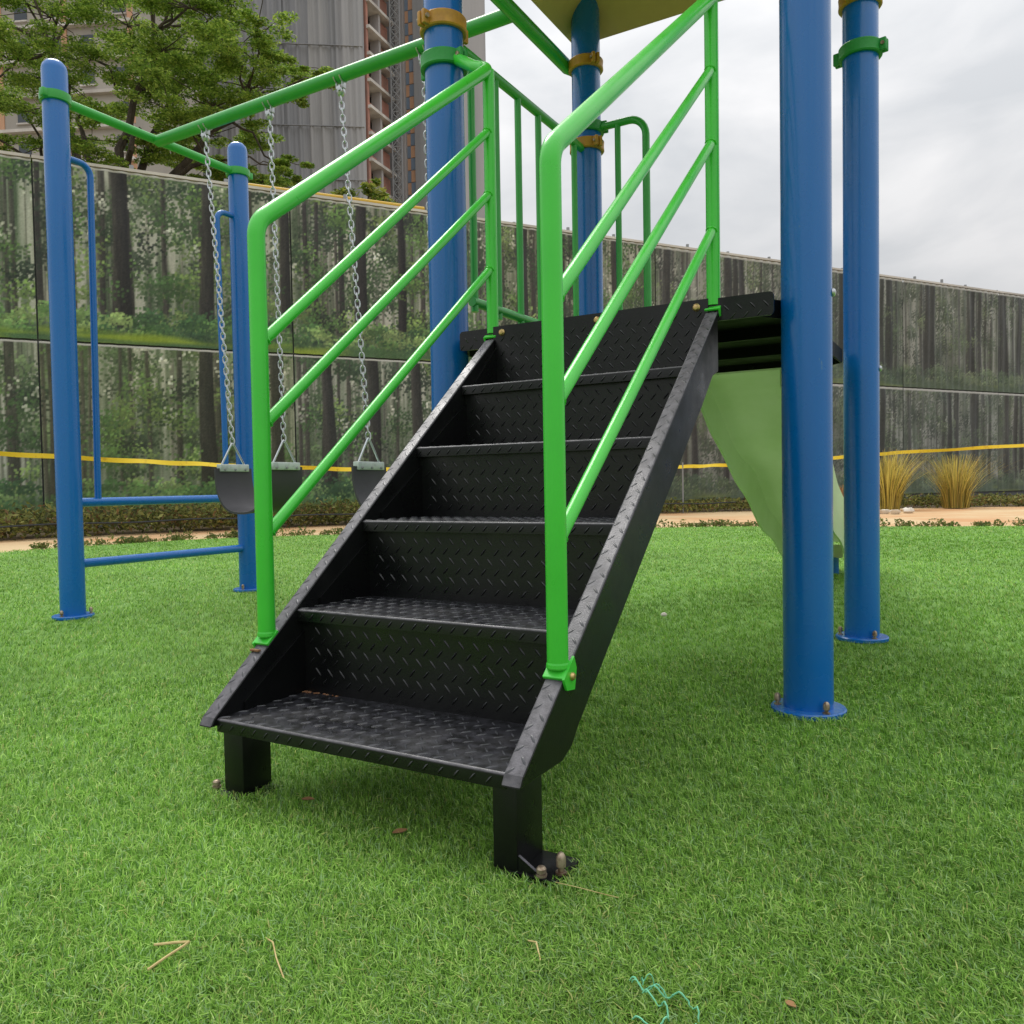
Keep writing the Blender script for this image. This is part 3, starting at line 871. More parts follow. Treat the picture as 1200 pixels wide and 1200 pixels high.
def anchor_bolt(b, x, y, z0, h=0.03, r=0.0085):
    b.lathe([(0, 0), (r * 1.55, 0), (r * 1.55, 0.003), (r * 0.8, 0.003), (r * 0.8, h * 0.35), (r * 1.35, h * 0.35), (r * 1.35, h * 0.75), (r * 1.0, h * 0.92), (r * 0.55, h), (0, h * 1.02)], (x, y, z0), 12)


def base_flange(post, x, y, plate_r=0.086, a0=0.5, n=3):
    pl_ = MB().lathe([(0, 0.0), (plate_r, 0.0), (plate_r, 0.010), (plate_r - 0.003, 0.013), (PR, 0.013), (0, 0.013)], (x, y, 0.003), 32).build('base_plate', M['blue'], post)
    for k_ in range(n):
        a = a0 + 2 * math.pi * k_ / n
        b = MB(); anchor_bolt(b, x + (plate_r - 0.016) * math.cos(a), y + (plate_r - 0.013) * math.sin(a), 0.0155, 0.028, 0.0056)
        b.build('anchor_bolt', M['bolt'], post)


def clamp(post, x, y, z, m, ang, h=0.042, two=True):
    r0, r1 = PR + 0.0005, PR + 0.0125
    b = MB()
    b.lathe([(r0, -h / 2), (r1 - 0.003, -h / 2), (r1, -h / 2 + 0.004), (r1 - 0.0015, 0), (r1, h / 2 - 0.004), (r1 - 0.003, h / 2), (r0, h / 2)], (x, y, z), 36)
    for s_ in ((1, -1) if two else (1,)):
        a = ang if s_ > 0 else ang + math.pi
        d = A3(math.cos(a), math.sin(a), 0); t = A3(-d[1], d[0], 0)
        Mx = np.stack([d, t, A3(0, 0, 1)], 1)
        for e in (-1, 1):
            b.box(A3(x, y, z) + d * (r1 + 0.004) + t * e * 0.0095, (0.026, 0.013, h * 0.95), Mx, 0.003)
    o = b.build('clamp', m, post)
    return o


def clamp_bolt(post, x, y, z, ang):
    d = A3(math.cos(ang), math.sin(ang), 0); t = A3(-d[1], d[0], 0)
    b = MB()
    p = A3(x, y, z) + d * (PR + 0.02)
    b.lathe([(0, -0.022), (0.006, -0.022), (0.006, -0.016), (0.0035, -0.016), (0.0035, 0.017), (0.0065, 0.017), (0.0065, 0.023), (0, 0.024)], p, 10, axis=tuple(t))
    b.build('clamp_bolt', M['bolt'], post)


tower = thing('play_tower', 'blue post play tower with black deck, tan roof and green guard rails', 'play tower', (SU / 2, SV / 2, 0))
posts = {}
for k_, (x, y) in POSTS.items():
    o = MB().lathe([(0, 0.0), (PR, 0.0), (PR, 0.6), (PR, 1.2), (PR, 1.8), (PR, 2.46), (PR - 0.004, 2.47), (0, 2.47)], (x, y, 0.006), 40).build('post', M['blue'], tower, angle=50)
    posts[k_] = o
    base_flange(o, x, y, a0=math.atan2(CAM[1] - y, CAM[0] - x) + 0.6)
tag(posts['B'], 'thick blue post nearest the viewer')
camdir = lambda x, y: math.atan2(CAM[1] - y, CAM[0] - x)
for k_, z, m, a in (('A', 1.905, 'yellow', camdir(0, 0) - 0.85), ('A', 1.797, 'clampgreen', camdir(0, 0) + 0.75), ('D', 2.225, 'yellow', camdir(0, SV) + 0.5), ('D', 1.975, 'clampgreen', 0.15),
                    ('D', 1.905, 'yellow', camdir(0, SV) + 0.6), ('C', 2.165, 'yellow', camdir(SU, SV) - 0.4), ('C', 1.997, 'clampgreen', camdir(SU, SV) + 1.25),
                    ('B', 1.80, 'clampgreen', math.pi), ('A', 2.25, 'yellow', math.pi), ('B', 2.2, 'yellow', 0.3)):
    x, y = POSTS[k_]
    clamp(posts[k_], x, y, z, M[m], a)
    clamp_bolt(posts[k_], x, y, z, a)
for k_, z in (('B', 0.99), ('C', 0.93)):   # domed bolt heads on the right side of the right posts
    x, y = POSTS[k_]
    a = camdir(x, y) + 1.5
    d = (math.cos(a), math.sin(a), 0)
    MB().lathe([(0.010, 0), (0.010, 0.003), (0.007, 0.007), (0, 0.009)], (x + PR * d[0], y + PR * d[1], z), 12, axis=d).build('bolt_head', M['zinc'], posts[k_])

# deck: tray of black plate, chamfered round the posts
dz = DECK_Z
c_ = 0.115
poly = [(c_, -0.08), (SU - c_, -0.08), (SU - 0.044, 0.03), (SU - 0.044, 0.88), (SU - c_, 0.95), (c_, 0.95), (0.044, 0.88), (0.044, 0.03)]
deck = MB().prism(poly, dz - 0.014, dz - 0.002, lambda a, b, h: (a, b, h)).build('deck', M['blackdeck'], tower, smooth=False)
b = MB()
for i in range(8):      # down-turned lips along each edge of the tray
    p, q = A3(*poly[i], 0), A3(*poly[(i + 1) % 8], 0)
    d = (q - p) / np.linalg.norm(q - p); nn = A3(d[1], -d[0], 0)
    lipz = 0.045 if i != 4 else 0.034
    b.prism([(0, dz - lipz), (np.linalg.norm(q - p), dz - lipz), (np.linalg.norm(q - p), dz - 0.001), (0, dz - 0.001)], -0.006, 0.0005, lambda a, z_, h: tuple(p + d * a + nn * h + A3(0, 0, z_)))
b.build('edge_lip', M['blackdeck'], deck, smooth=False)


def rounded_rect(a0, a1, z0, z1, r, n=5):
    P = []
    for cx, cz, st in ((a1 - r, z1 - r, 0), (a0 + r, z1 - r, 90), (a0 + r, z0 + r, 180), (a1 - r, z0 + r, 270)):
        for k_ in range(n + 1):
            t = R(st + 90 * k_ / n); P.append((cx + r * math.cos(t), cz + r * math.sin(t)))
    return P


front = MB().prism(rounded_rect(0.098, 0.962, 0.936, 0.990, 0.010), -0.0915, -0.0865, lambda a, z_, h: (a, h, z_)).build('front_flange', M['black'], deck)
for v_, zb_ in ((0.26, 0.944), (0.58, 0.944)):
    MB().box((SU / 2, v_, (zb_ + dz - 0.014) / 2), (SU - 0.10, 0.012, dz - 0.014 - zb_)).build('rib', M['blackdeck'], deck, smooth=False)
for u_ in (0.2, 0.66, 0.86):
    MB().lathe([(0.011, 0), (0.011, 0.006), (0.008, 0.009), (0, 0.009)], (u_, 0.9435, 0.966), 6, axis=(0, -1, 0)).build('bolt_head', M['blackdeck'], deck)

# roof: hip of tan panels with a rolled eave
roof_z0, roof_z1 = 2.40, 2.98
e0, e1 = -0.085, 1.10
corners = [A3(e0, e0, roof_z0), A3(e1, e0, roof_z0), A3(e1, e1 - 0.01, roof_z0), A3(e0, e1 - 0.01, roof_z0)]
apex = A3(SU / 2, SV / 2, roof_z1)
roofp = None
for i in range(4):
    a, c = corners[i], corners[(i + 1) % 4]
    V = [a, c, apex, a + A3(0, 0, -0.035) * 1 + (apex - a) * 0.0, c + A3(0, 0, -0.035), apex + A3(0, 0, -0.05)]
    F = [(0, 1, 2), (3, 5, 4), (0, 3, 4, 1), (1, 4, 5, 2), (2, 5, 3, 0)]
    mesh_obj('roof_panel', V, F, M['roof'], tower, smooth=False)

# diamond-plate lugs
def lugs(name, origin_, eu, ev_, en_, Lu, Lv, parent, m, pitch=(0.0305, 0.040), L_=0.0105, W_=0.0027, H_=0.0014, margin=0.008, off=(0, 0)):
    eu, ev_, en_ = [np.asarray(q, float) for q in (eu, ev_, en_)]
    V = []; F = []
    prof = [(-1, 0), (-0.5, 0.75), (0.5, 0.75), (1, 0), (0.5, -0.75), (-0.5, -0.75)]
    i = 0
    for ph, sg in ((0, 1), (0.5, -1)):
        a = margin + (ph + off[0]) * pitch[0]
        while a < Lu - margin:
            c = margin + (ph + off[1]) * pitch[1]
            while c < Lv - margin:
                ca, sa = math.cos(R(48)), sg * math.sin(R(48))
                k0 = len(V)
                for (x, y) in prof:
                    x2, y2 = x * L_, y * W_
                    V.append(origin_ + eu * (a + x2 * ca - y2 * sa) + ev_ * (c + x2 * sa + y2 * ca))
                for x in (-0.55, 0.55):
                    V.append(origin_ + eu * (a + x * L_ * ca) + ev_ * (c + x * L_ * sa) + en_ * H_)
                F += [(k0, k0 + 5, k0 + 6), (k0, k0 + 6, k0 + 1), (k0 + 1, k0 + 6, k0 + 7, k0 + 2), (k0 + 2, k0 + 7, k0 + 3), (k0 + 3, k0 + 7, k0 + 4), (k0 + 4, k0 + 7, k0 + 6, k0 + 5)]
                c += pitch[1]
            a += pitch[0]
    if not V: return None
    o = mesh_obj(name, V, F, m, parent, smooth=True, angle=60)
    bm = bmesh.new(); bm.from_mesh(o.data); bmesh.ops.recalc_face_normals(bm, faces=list(bm.faces)); bm.to_mesh(o.data); bm.free()
    o['kind'] = 'stuff'
    return o


lugs('raised_pattern', A3(0.098, -0.0917, 0.936), (1, 0, 0), (0, 0, 1), (0, -1, 0), 0.864, 0.054, front, M['lug_sheen_wear'])

# guard rail A-D
GZ = 1.885
gr = MB().tube([(0.0, 0.05, GZ), (0, SV - 0.05, GZ)], 0.016, 16).build('guard_rail', M['green_shaded'], tower)
MB().tube([(0.0, 0.13, 1.13), (0, SV - 0.06, 1.13)], 0.015, 16).build('bottom_rail', M['green_shaded'], gr)
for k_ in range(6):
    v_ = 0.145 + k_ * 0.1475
    MB().tube([(0, v_, 1.10), (0, v_, GZ)], 0.0115, 12).build('bar', M['green_shaded'], gr)
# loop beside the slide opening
lp = MB().tube(fillet([(0.04, SV, 1.972), (0.25, SV, 1.972), (0.25, SV, 0.99)], 0.07), 0.0145, 16).build('hand_loop', M['green_shaded'], tower)
MB().tube([(0.133, SV, 0.99), (0.133, SV, 1.972)], 0.012, 12).build('bar', M['green_shaded'], lp)

# ------------------------------------------------------------------ staircase
UL, UR, V1, RUN, Z1, RISE = 0.2178, 0.8046, -1.061, 0.1985, 0.1559, 0.1642
TDEP = 0.2125
SW = 0.031
stair = thing('staircase', 'black diamond plate metal staircase with bright green tube handrails', 'staircase', ((UL + UR) / 2, -0.6, 0))
sl = RISE / RUN
top_line = lambda v: Z1 + sl * (v - V1) + 0.006
prof = [(-1.076, 0.142), (-0.945, 0.142), (-0.912, 0.156), (-0.887, 0.182), (-0.232, 0.722), (-0.145, 0.800), (-0.100, 0.815), (-0.100, top_line(-0.100)), (-1.066, top_line(-1.066))]
sdir = A3(0, 1, sl); sdir /= np.linalg.norm(sdir); snorm = A3(0, -sdir[2], sdir[1])
for side, (ua, ub) in enumerate(((UL - SW, UL), (UR, UR + SW))):
    b = MB().prism(prof, ua, ub, lambda a, z_, h: (h, a, z_))
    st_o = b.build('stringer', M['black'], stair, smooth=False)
    md = st_o.modifiers.new('bevel', 'BEVEL'); md.width = 0.003; md.segments = 2; md.limit_method = 'ANGLE'; md.angle_limit = R(25)
    Ls_ = np.linalg.norm(A3(0, -0.100 + 1.068, top_line(-0.1) - top_line(-1.068)))
    lugs('raised_pattern', A3(ua, -1.068, top_line(-1.068) + 0.0002), (1, 0, 0), sdir, snorm, SW, Ls_, st_o, M['lug_sheen_wear'], pitch=(0.0275, 0.036), margin=0.008, L_=0.009, H_=0.0007)
    for i in range(5):      # side plates closing each step against the stringer
        vn_, zn = V1 + i * RUN, Z1 + i * RISE
        vb_ = vn_ + TDEP if i < 4 else -0.0965
        ux = UL + 0.0006 if side == 0 else UR - 0.0046
        MB().prism([(vn_ + 0.06, zn - 0.004), (vb_ - 0.0005, zn - 0.004), (vb_ - 0.0005, zn + 0.120), (vn_ + 0.06, zn + 0.015)], ux, ux + 0.004, lambda a, z_, h: (h, a, z_)).build('side_plate', M['lug'], st_o, smooth=False)
for i in range(5):
    vn_, zn = V1 + i * RUN, Z1 + i * RISE
    vb_ = vn_ + TDEP if i < 4 else -0.0965
    b = MB()
    lip = 0.023
    # folded plate: rounded nose and short front lip
    path = [(vb_, zn)] + [(vn_ + 0.005 - 0.005 * math.sin(t), zn - 0.005 + 0.005 * math.cos(t)) for t in np.linspace(0, math.pi / 2, 5)] + [(vn_, zn - lip)]
    inner = [(vn_ + 0.0045, zn - lip), (vn_ + 0.0045, zn - 0.0045), (vb_, zn - 0.0045)]
    x0, x1 = UL + 0.0004, UR - 0.0004
    if i == 0: x0, x1 = UL - 0.012, UR - 0.0004
    b.prism(path + inner, UL + 0.0004, UR - 0.0004, lambda a, z_, h: (h, a, z_))
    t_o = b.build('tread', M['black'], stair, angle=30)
    lugs('raised_pattern', A3(UL, vn_ + 0.004, zn + 0.0002), (1, 0, 0), (0, 1, 0), (0, 0, 1), UR - UL, vb_ - vn_ - 0.004, t_o, M['lug_sheen_wear'])
    lugs('raised_pattern', A3(UL, vn_ - 0.0002, zn - lip), (1, 0, 0), (0, 0, 1), (0, -1, 0), UR - UL, lip, t_o, M['lug_sheen_wear'], pitch=(0.0275, 0.03), margin=0.009, L_=0.009)
    # riser behind this tread
    zt = zn + RISE - 0.0048 if i < 4 else DECK_Z + 0.003
    if i < 4:
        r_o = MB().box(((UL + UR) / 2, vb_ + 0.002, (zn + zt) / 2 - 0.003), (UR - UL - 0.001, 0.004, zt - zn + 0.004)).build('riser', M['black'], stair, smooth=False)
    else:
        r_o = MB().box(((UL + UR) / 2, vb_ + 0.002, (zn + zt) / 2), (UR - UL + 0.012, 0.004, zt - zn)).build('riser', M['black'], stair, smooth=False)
        for u_ in (UL + 0.022, (UL + UR) / 2 + 0.012, UR - 0.022):
            MB().lathe([(0.0095, 0), (0.0095, 0.002), (0.006, 0.0065), (0, 0.008)], (u_, vb_ - 0.0002, zt - 0.018), 14, axis=(0, -1, 0)).build('bolt_head', M['brass'], r_o)
    lugs('raised_pattern', A3(UL + 0.006, vb_ - 0.0002, zn + 0.006), (1, 0, 0), (0, 0, 1), (0, -1, 0), UR - UL - 0.012, zt - zn - 0.03, r_o, M['lug_sheen_wear'], off=(0.3, 0.2))
# rust flake in the back corner of the lowest tread
b = MB()
for k_ in range(26):
    b.lathe([(0.0035 * rnd.uniform(0.5, 1.3), 0), (0.002, 0.0012), (0, 0.0015)], (UL + rnd.expovariate(45), V1 + TDEP - abs(rnd.gauss(0, 0.004)) - 0.002, Z1 + 0.0003), 6)
tag(b.build('rust_flakes', M['rust'], stair), kind='stuff')

# legs
for side, (u0, u1) in enumerate(((0.186, 0.236), (0.772, 0.8125))):
    v0, v1_ = ((-1.022, -0.955), (-1.045, -0.968))[side]
    leg = MB().box(((u0 + u1) / 2, (v0 + v1_) / 2, (0.134 + 0.008) / 2 + 0.003), (u1 - u0, v1_ - v0, 0.130), None, 0.003).build('leg', M['black'], stair)
    if side == 1:
        pc = (0.834, -1.006)
        MB().box((pc[0], pc[1], 0.008), (0.082, 0.080, 0.008), None, 0.002).build('base_plate', M['lug'], leg)
        MB().prism([(0.8125, 0.012), (0.850, 0.012), (0.8125, 0.034)], -1.043, -1.038, lambda a, z_, h: (a, h, z_)).build('gusset', M['black'], leg, smooth=False)
        bl = [(0.868, -1.020, 0.032), (0.847, -1.039, 0.012)]
    else:
        MB().box((0.208, -0.99, 0.004), (0.085, 0.085, 0.004), None, 0.001).build('base_plate', M['black'], leg)
        bl = [(0.165, -1.022, 0.012)]
    for (x, y, h_) in bl:
        b = MB(); anchor_bolt(b, x, y, 0.012, 0.030 if h_ > 0.02 else 0.014, 0.0052); b.build('anchor_bolt', M['bolt'], leg)

# handrails
TR = 0.0165
for side, uc in enumerate((UL - SW / 2, UR + SW / 2)):
    VLO, VUP = -0.927, -0.082
    zlo, zup = top_line(VLO), top_line(VUP)
    ztop = 1.70
    zb_ = ztop - 0.765 * (VUP - VLO)
    if side == 0:
        tail = [(0.145, -0.060, ztop + 0.028), (0.050, -0.015, 1.797)]
    else:
        tail = [(0.88, -0.060, ztop + 0.028), (SU - 0.05, -0.015, 1.80)]
    path = fillet([(uc, VLO, zlo + 0.004), (uc, VLO, zb_), (uc, VUP + 0.005, ztop)] + tail, 0.055)
    hr = MB().tube(path, TR, 20).build('handrail', M['green'], stair, angle=60)
    tag(hr, ('green handrail on the far left side of the steps', 'green handrail on the right side, nearest the viewer')[side])
    MB().tube([(uc, VUP, zup + 0.004), (uc, VUP, ztop - 0.008)], TR * 0.985, 20).build('upper_post', M['green'], hr)
    for (za, zc) in ((0.833, 1.516), (0.678, 1.346), (0.470, 1.142)):
        pA, pB = A3(uc, VLO, za - 0.006), A3(uc, VUP, zc + 0.016)
        dr = (pB - pA) / np.linalg.norm(pB - pA)
        b = MB().tube([pA, pB], 0.0112, 14)
        for e_, q in ((1, pA), (-1, pB)):      # weld bead where the rail meets the post
            q2 = q + dr * e_ * 0.0215
            n1 = A3(1, 0, 0); n2 = np.cross(dr, n1)
            b.tube([q2 + (n1 * math.cos(t) + n2 * math.sin(t)) * (0.0118 + 0.0005 * math.sin(9 * t)) - dr * e_ * 0.006 * abs(math.cos(t)) for t in np.linspace(0, 2 * math.pi, 24, endpoint=False)], 0.0024, 6, closed=True)
        b.build('mid_rail', M['green'], hr)
    for v_ in (VLO, VUP):       # saddle feet on the stringer with a diamond ear and bolt
        b = MB()
        ctr = A3(uc, v_, top_line(v_)) + snorm * 0.0032
        Mx = np.stack([A3(1, 0, 0), sdir, snorm], 1)
        b.box(ctr, (SW + 0.005, 0.036, 0.006), Mx, 0.0015)
        sx = 1 if side == 1 else -1
        xo = uc + sx * (SW / 2 + 0.0006)
        ear = [(-0.020, 0.006), (0.026, 0.006), (0.020, -0.014), (-0.006, -0.034), (-0.024, -0.014)]
        b.prism(ear, 0.0, 0.004 * sx, lambda a, c, h: tuple(A3(xo + h, v_, top_line(v_)) + sdir * a + snorm * c))
        if v_ == VLO: b.lathe([(TR, 0), (TR + 0.0014, 0.0), (TR + 0.001, 0.005), (TR, 0.008)], (uc, v_, top_line(v_) + 0.006), 24)
        f_o = b.build('foot_bracket', M['green'], hr, smooth=False)
        pb_ = A3(xo + 0.004 * sx, v_, top_line(v_)) + snorm * -0.010
        MB().lathe([(0.0065, 0), (0.0065, 0.002), (0.0045, 0.005), (0, 0.006)], pb_, 12, axis=(sx, 0, 0)).build('bolt_head', M['brass'], hr)
    if side == 0:
        MB().box(A3(uc - 0.004, VLO - 0.026, top_line(VLO - 0.026) + 0.003), (0.022, 0.008, 0.004), None, 0.001).build('rust_patch', M['rust'], hr)

# ------------------------------------------------------------------ slide
fold = [(0.955, 0.950), (1.10, 0.938), (1.203, 0.913), (1.348, 0.83), (1.463, 0.747), (1.616, 0.672), (1.76, 0.640), (1.912, 0.605), (2.048, 0.508), (2.174, 0.42), (2.369, 0.352), (2.6, 0.262), (2.85, 0.205), (3.1, 0.188), (3.3, 0.185)]
lipe = [(0.955, 0.900), (1.02, 0.885), (1.098, 0.850), (1.17, 0.765), (1.30, 0.690), (1.47, 0.627), (1.585, 0.566), (1.76, 0.470), (1.905, 0.392), (2.12, 0.310), (2.468, 0.168), (2.6, 0.14), (2.85, 0.12), (3.1, 0.12), (3.3, 0.13)]
vv = np.linspace(0.955, 3.3, 90)


def sm(pts):
    a = np.array(pts); y = np.interp(vv, a[:, 0], a[:, 1])
    k_ = np.ones(5) / 5
    return np.convolve(np.pad(y, 2, mode='edge'), k_, 'valid')


zf = sm(fold); ze = sm(lipe) + 0.014 * np.sin((vv - 1.16) * 2 * math.pi / 0.52)
slide = thing('slide', 'light green plastic wave slide running down behind the deck', 'slide', (0.6, 2.1, 0))
uc = 0.598
HWS = 0.158
sec = []
for i, v_ in enumerate(vv):
    zb_, zl = zf[i], min(ze[i], zf[i] - 0.03)
    rim = zb_ + 0.115 * min(1, 0.25 + (v_ - 0.955) * 3)
    # bed carried between two skirted side walls
    P = [(-HWS - 0.010, zl), (-HWS, zl), (-HWS, zb_ - 0.002), (-HWS + 0.004, zb_), (HWS - 0.004, zb_), (HWS, zb_ - 0.002), (HWS, zl), (HWS + 0.010, zl),
         (HWS + 0.014, rim), (HWS + 0.006, rim + 0.010), (HWS - 0.006, rim + 0.004), (HWS - 0.016, zb_ + 0.035), (HWS - 0.04, zb_ + 0.016),
         (-HWS + 0.04, zb_ + 0.016), (-HWS + 0.016, zb_ + 0.035), (-HWS + 0.006, rim + 0.004), (-HWS - 0.006, rim + 0.010), (-HWS - 0.014, rim)]
    sec.append([(uc + a, v_, c) for a, c in P])
n = len(sec[0])
V = [p for s_ in sec for p in s_]
F = [(i * n + j, i * n + (j + 1) % n, (i + 1) * n + (j + 1) % n, (i + 1) * n + j) for i in range(len(sec) - 1) for j in range(n)]
F += [tuple(range(n - 1, -1, -1)), tuple((len(sec) - 1) * n + j for j in range(n))]
o = mesh_obj('chute', V, F, M['slide'], slide, angle=28)
bm = bmesh.new(); bm.from_mesh(o.data); bmesh.ops.recalc_face_normals(bm, faces=list(bm.faces)); bm.to_mesh(o.data); bm.free()
lg = MB().tube([(uc + 0.02, 3.06, 0.0), (uc + 0.02, 3.06, 0.10)], 0.03, 16).build('leg', M['blue'], slide)
MB().box((uc + 0.02, 3.06, 0.135), (0.10, 0.05, 0.075), None, 0.006).build('leg_socket', M['slab'], slide)

# ------------------------------------------------------------------ swing frame
VB, ZB = 0.60, 2.25
UE = -2.115
sf_ = thing('swing_set', 'green swing beam carried by blue H frame posts left of the tower', 'swing set', (-1.1, VB, 0))
VE, VF = 1.10, 0.10
for v_ in (VE, VF):
    o = MB().lathe([(0, 0.0), (0.052, 0.0), (0.052, 0.8), (0.052, 1.6), (0.052, 2.385), (0.047, 2.405), (0.034, 2.42), (0.015, 2.428), (0, 2.43)], (UE, v_, 0.006), 32).build('post', M['blue'], sf_, angle=50)
    base_flange(o, UE, v_, 0.085, a0=-1.2)
    b = MB(); b.lathe([(0.0525, -0.02), (0.062, -0.018), (0.064, 0), (0.062, 0.018), (0.0525, 0.02)], (UE, v_, 2.27), 32)
    b.box((UE + 0.02, v_ + 0.06 * (1 if v_ > VB else -1), 2.27), (0.03, 0.03, 0.034), None, 0.004)
    b.build('clamp', M['green_shaded'], o)
MB().tube([(UE, VF + 0.055, 2.27), (UE, VE - 0.055, 2.27)], 0.021, 16).build('cross_arm', M['green_shaded'], sf_)
MB().tube([(UE + 0.012, VB, ZB + 0.012), (-0.09, VB, ZB + 0.02)], 0.0275, 20).build('beam', M['green_shaded'], sf_)
MB().tube([(-0.090, -0.02, ZB + 0.02), (-0.082, SV - 0.0, ZB - 0.005), (-0.06, SV + 0.02, ZB - 0.012)], 0.0265, 20).build('cross_arm', M['green_shaded'], sf_)
for z in (0.512, 0.238):
    MB().tube([(UE, VF + 0.03, z), (UE, VE - 0.03, z)], 0.020, 16).build('tie_rail', M['blue'], sf_)
for v_, s_ in ((VE, 1), (VF, -1)):
    MB().tube(fillet([(UE, v_ - s_ * 0.04, 2.03), (UE, v_ - s_ * 0.15, 2.03), (UE, v_ - s_ * 0.135, 0.512)], 0.05), 0.0145, 14).build('side_tube', M['blue'], sf_)


def chain_mesh(a, c):
    """interlocked oval links from a to c"""
    a, c = np.asarray(a, float), np.asarray(c, float)
    d = c - a; Ln = np.linalg.norm(d); d /= Ln
    s1 = np.cross(d, A3(0.3, 1, 0)); s1 /= np.linalg.norm(s1); s2 = np.cross(d, s1)
    pitch = 0.0275; nl = max(2, int(round(Ln / pitch))); pitch = Ln / nl
    b = MB()
    hl, hw, wr = pitch * 0.5 + 0.0042, 0.0095, 0.0031
    for i in range(nl):
        ctr = a + d * (i + 0.5) * pitch
        sx = s1 * 0.8 + s2 * 0.6 if i % 2 == 0 else s2 * 0.8 - s1 * 0.6
        P = []
        for k_ in range(12):
            t = 2 * math.pi * k_ / 12
            yy = math.sin(t); xx = math.cos(t)
            P.append(ctr + sx * hw * math.copysign(abs(xx) ** 0.8, xx) + d * hl * math.copysign(abs(yy) ** 0.85, yy))
        b.tube(P, wr, 5, closed=True)
    return b


seats = [((-1.762, -1.343), (-1.64, -1.31), 'belt swing farther from the steps, its black seat beside the blue frame post', 0.662),
         ((-0.930, -0.505), (-0.825, -0.475), 'belt swing nearer the steps, its seat half hidden by the left stringer', 0.650)]
for (tops, ends, label, zc) in seats:
    sw = thing('swing', label, 'swing', ((ends[0] + ends[1]) / 2, VB, 0.45), 'belt swings on the green beam')
    for ut, ue in zip(tops, ends):
        # hanger on the beam: band, ball pivot, eye
        b = MB()
        for e in (-0.016, 0.016):
            b.tube([(ut + e, VB + 0.030 * math.cos(t), ZB + 0.016 + 0.030 * math.sin(t)) for t in np.linspace(math.pi * 1.12, math.pi * 1.88, 10)], 0.0032, 6)
            b.box((ut + e, VB, ZB - 0.022), (0.005, 0.022, 0.03), None, 0.001)
        b.lathe([(0, -0.020), (0.012, -0.017), (0.018, -0.008), (0.019, 0), (0.015, 0.010), (0, 0.016)], (ut, VB, ZB - 0.048), 14)
        b.lathe([(0.009, -0.022), (0.009, -0.018), (0.005, -0.018), (0.005, 0.018), (0.009, 0.018), (0.009, 0.023), (0, 0.024)], (ut, VB - 0.004, ZB - 0.046), 10, axis=(0.4, -1, 0))
        b.build('hanger', M['zinc'], sw)
        apex_ = A3(ue, VB, zc + 0.105)
        chain_mesh((ut, VB, ZB - 0.066), apex_).build('chain', M['zinc'], sw)
        b = MB().tube(fillet([A3(ue, VB - 0.065, zc + 0.012), apex_ + A3(0, -0.004, 0.004), apex_ + A3(0, 0.004, 0.004), A3(ue, VB + 0.065, zc + 0.012)], 0.006, 4), 0.0048, 8)
        b.build('triangle_hanger', M['zinc'], sw)
        cl_ = MB().box((ue, VB, zc - 0.004), (0.030, 0.165, 0.034), None, 0.003).build('seat_clamp', M['clampmetal'], sw)
        for e in (-0.06, 0, 0.06):
            MB().lathe([(0.006, 0), (0.005, 0.004), (0, 0.005)], (ue + 0.015, VB + e, zc - 0.012), 10, axis=(1, 0, 0)).build('rivet', M['steel'], cl_)
    # belt
    ua, ub = ends
    hw = (ub - ua) / 2; mid = (ua + ub) / 2
    prof_ = []
    for t in np.linspace(0, math.pi, 30):
        prof_.append((mid - hw * math.copysign(abs(math.cos(t)) ** 0.75, math.cos(t)), zc - 0.006 - 0.205 * math.sin(t) ** 0.85))
    V = []; F = []
    cols_ = 9
    th = 0.009
    P2 = np.array(prof_)
    T2 = np.gradient(P2, axis=0); T2 /= np.linalg.norm(T2, axis=1)[:, None]
    N2 = np.stack([-T2[:, 1], T2[:, 0]], 1)
    for i in range(30):
        for lay in (0, 1):
            for j in range(cols_):
                f_ = j / (cols_ - 1) * 2 - 1
                ext = 0.105 + 0.004 * math.sin(math.pi * i / 29)
                off_ = N2[i] * (th * (lay - 0.5) + 0.004 * (1 - f_ * f_))
                V.append((P2[i][0] + off_[0], VB + f_ * ext, P2[i][1] + off_[1]))
    st_ = cols_ * 2
    for i in range(29):
        for j in range(cols_ - 1):
            a = i * st_ + j
            F.append((a, a + 1, a + st_ + 1, a + st_))
            a += cols_
            F.append((a, a + st_, a + st_ + 1, a + 1))
        for j in (0, cols_ - 1):
            a = i * st_ + j
            F.append((a, a + st_, a + st_ + cols_, a + cols_) if j == 0 else (a, a + cols_, a + st_ + cols_, a + st_))
    mesh_obj('seat_belt', V, F, M['rubber'], sw, angle=50)

# ------------------------------------------------------------------ small litter on the turf
def straw(name, pts, r, m, label, cat):
    return tag(MB().tube(pts, r, 6).build(name, m), label, cat)


straw('dry_stalk', [(0.522, -1.411, 0.014), (0.548, -1.401, 0.019), (0.566, -1.396, 0.022), (0.567, -1.404, 0.022), (0.564, -1.425, 0.019), (0.560, -1.447, 0.014)], 0.0016, M['straw'], 'bent dry straw stalk on the turf, front left', 'straw')
straw('dry_stalk', [(0.622, -1.331, 0.010), (0.650, -1.345, 0.019), (0.680, -1.368, 0.020), (0.709, -1.384, 0.012)], 0.0009, M['straw'], 'thin straight straw lying on the turf before the left leg', 'straw')
straw('dry_stalk', [(0.905, -1.185, 0.010), (0.925, -1.198, 0.020), (0.940, -1.216, 0.012)], 0.0010, M['straw'], 'short pale straw on the turf below the right leg', 'straw')
straw('dry_stalk', [(0.880, -1.060, 0.020), (0.915, -1.062, 0.022), (0.955, -1.055, 0.018), (0.97, -1.058, 0.02)], 0.0005, M['straw'], 'hair thin straw beside the right leg anchor bolt', 'straw')
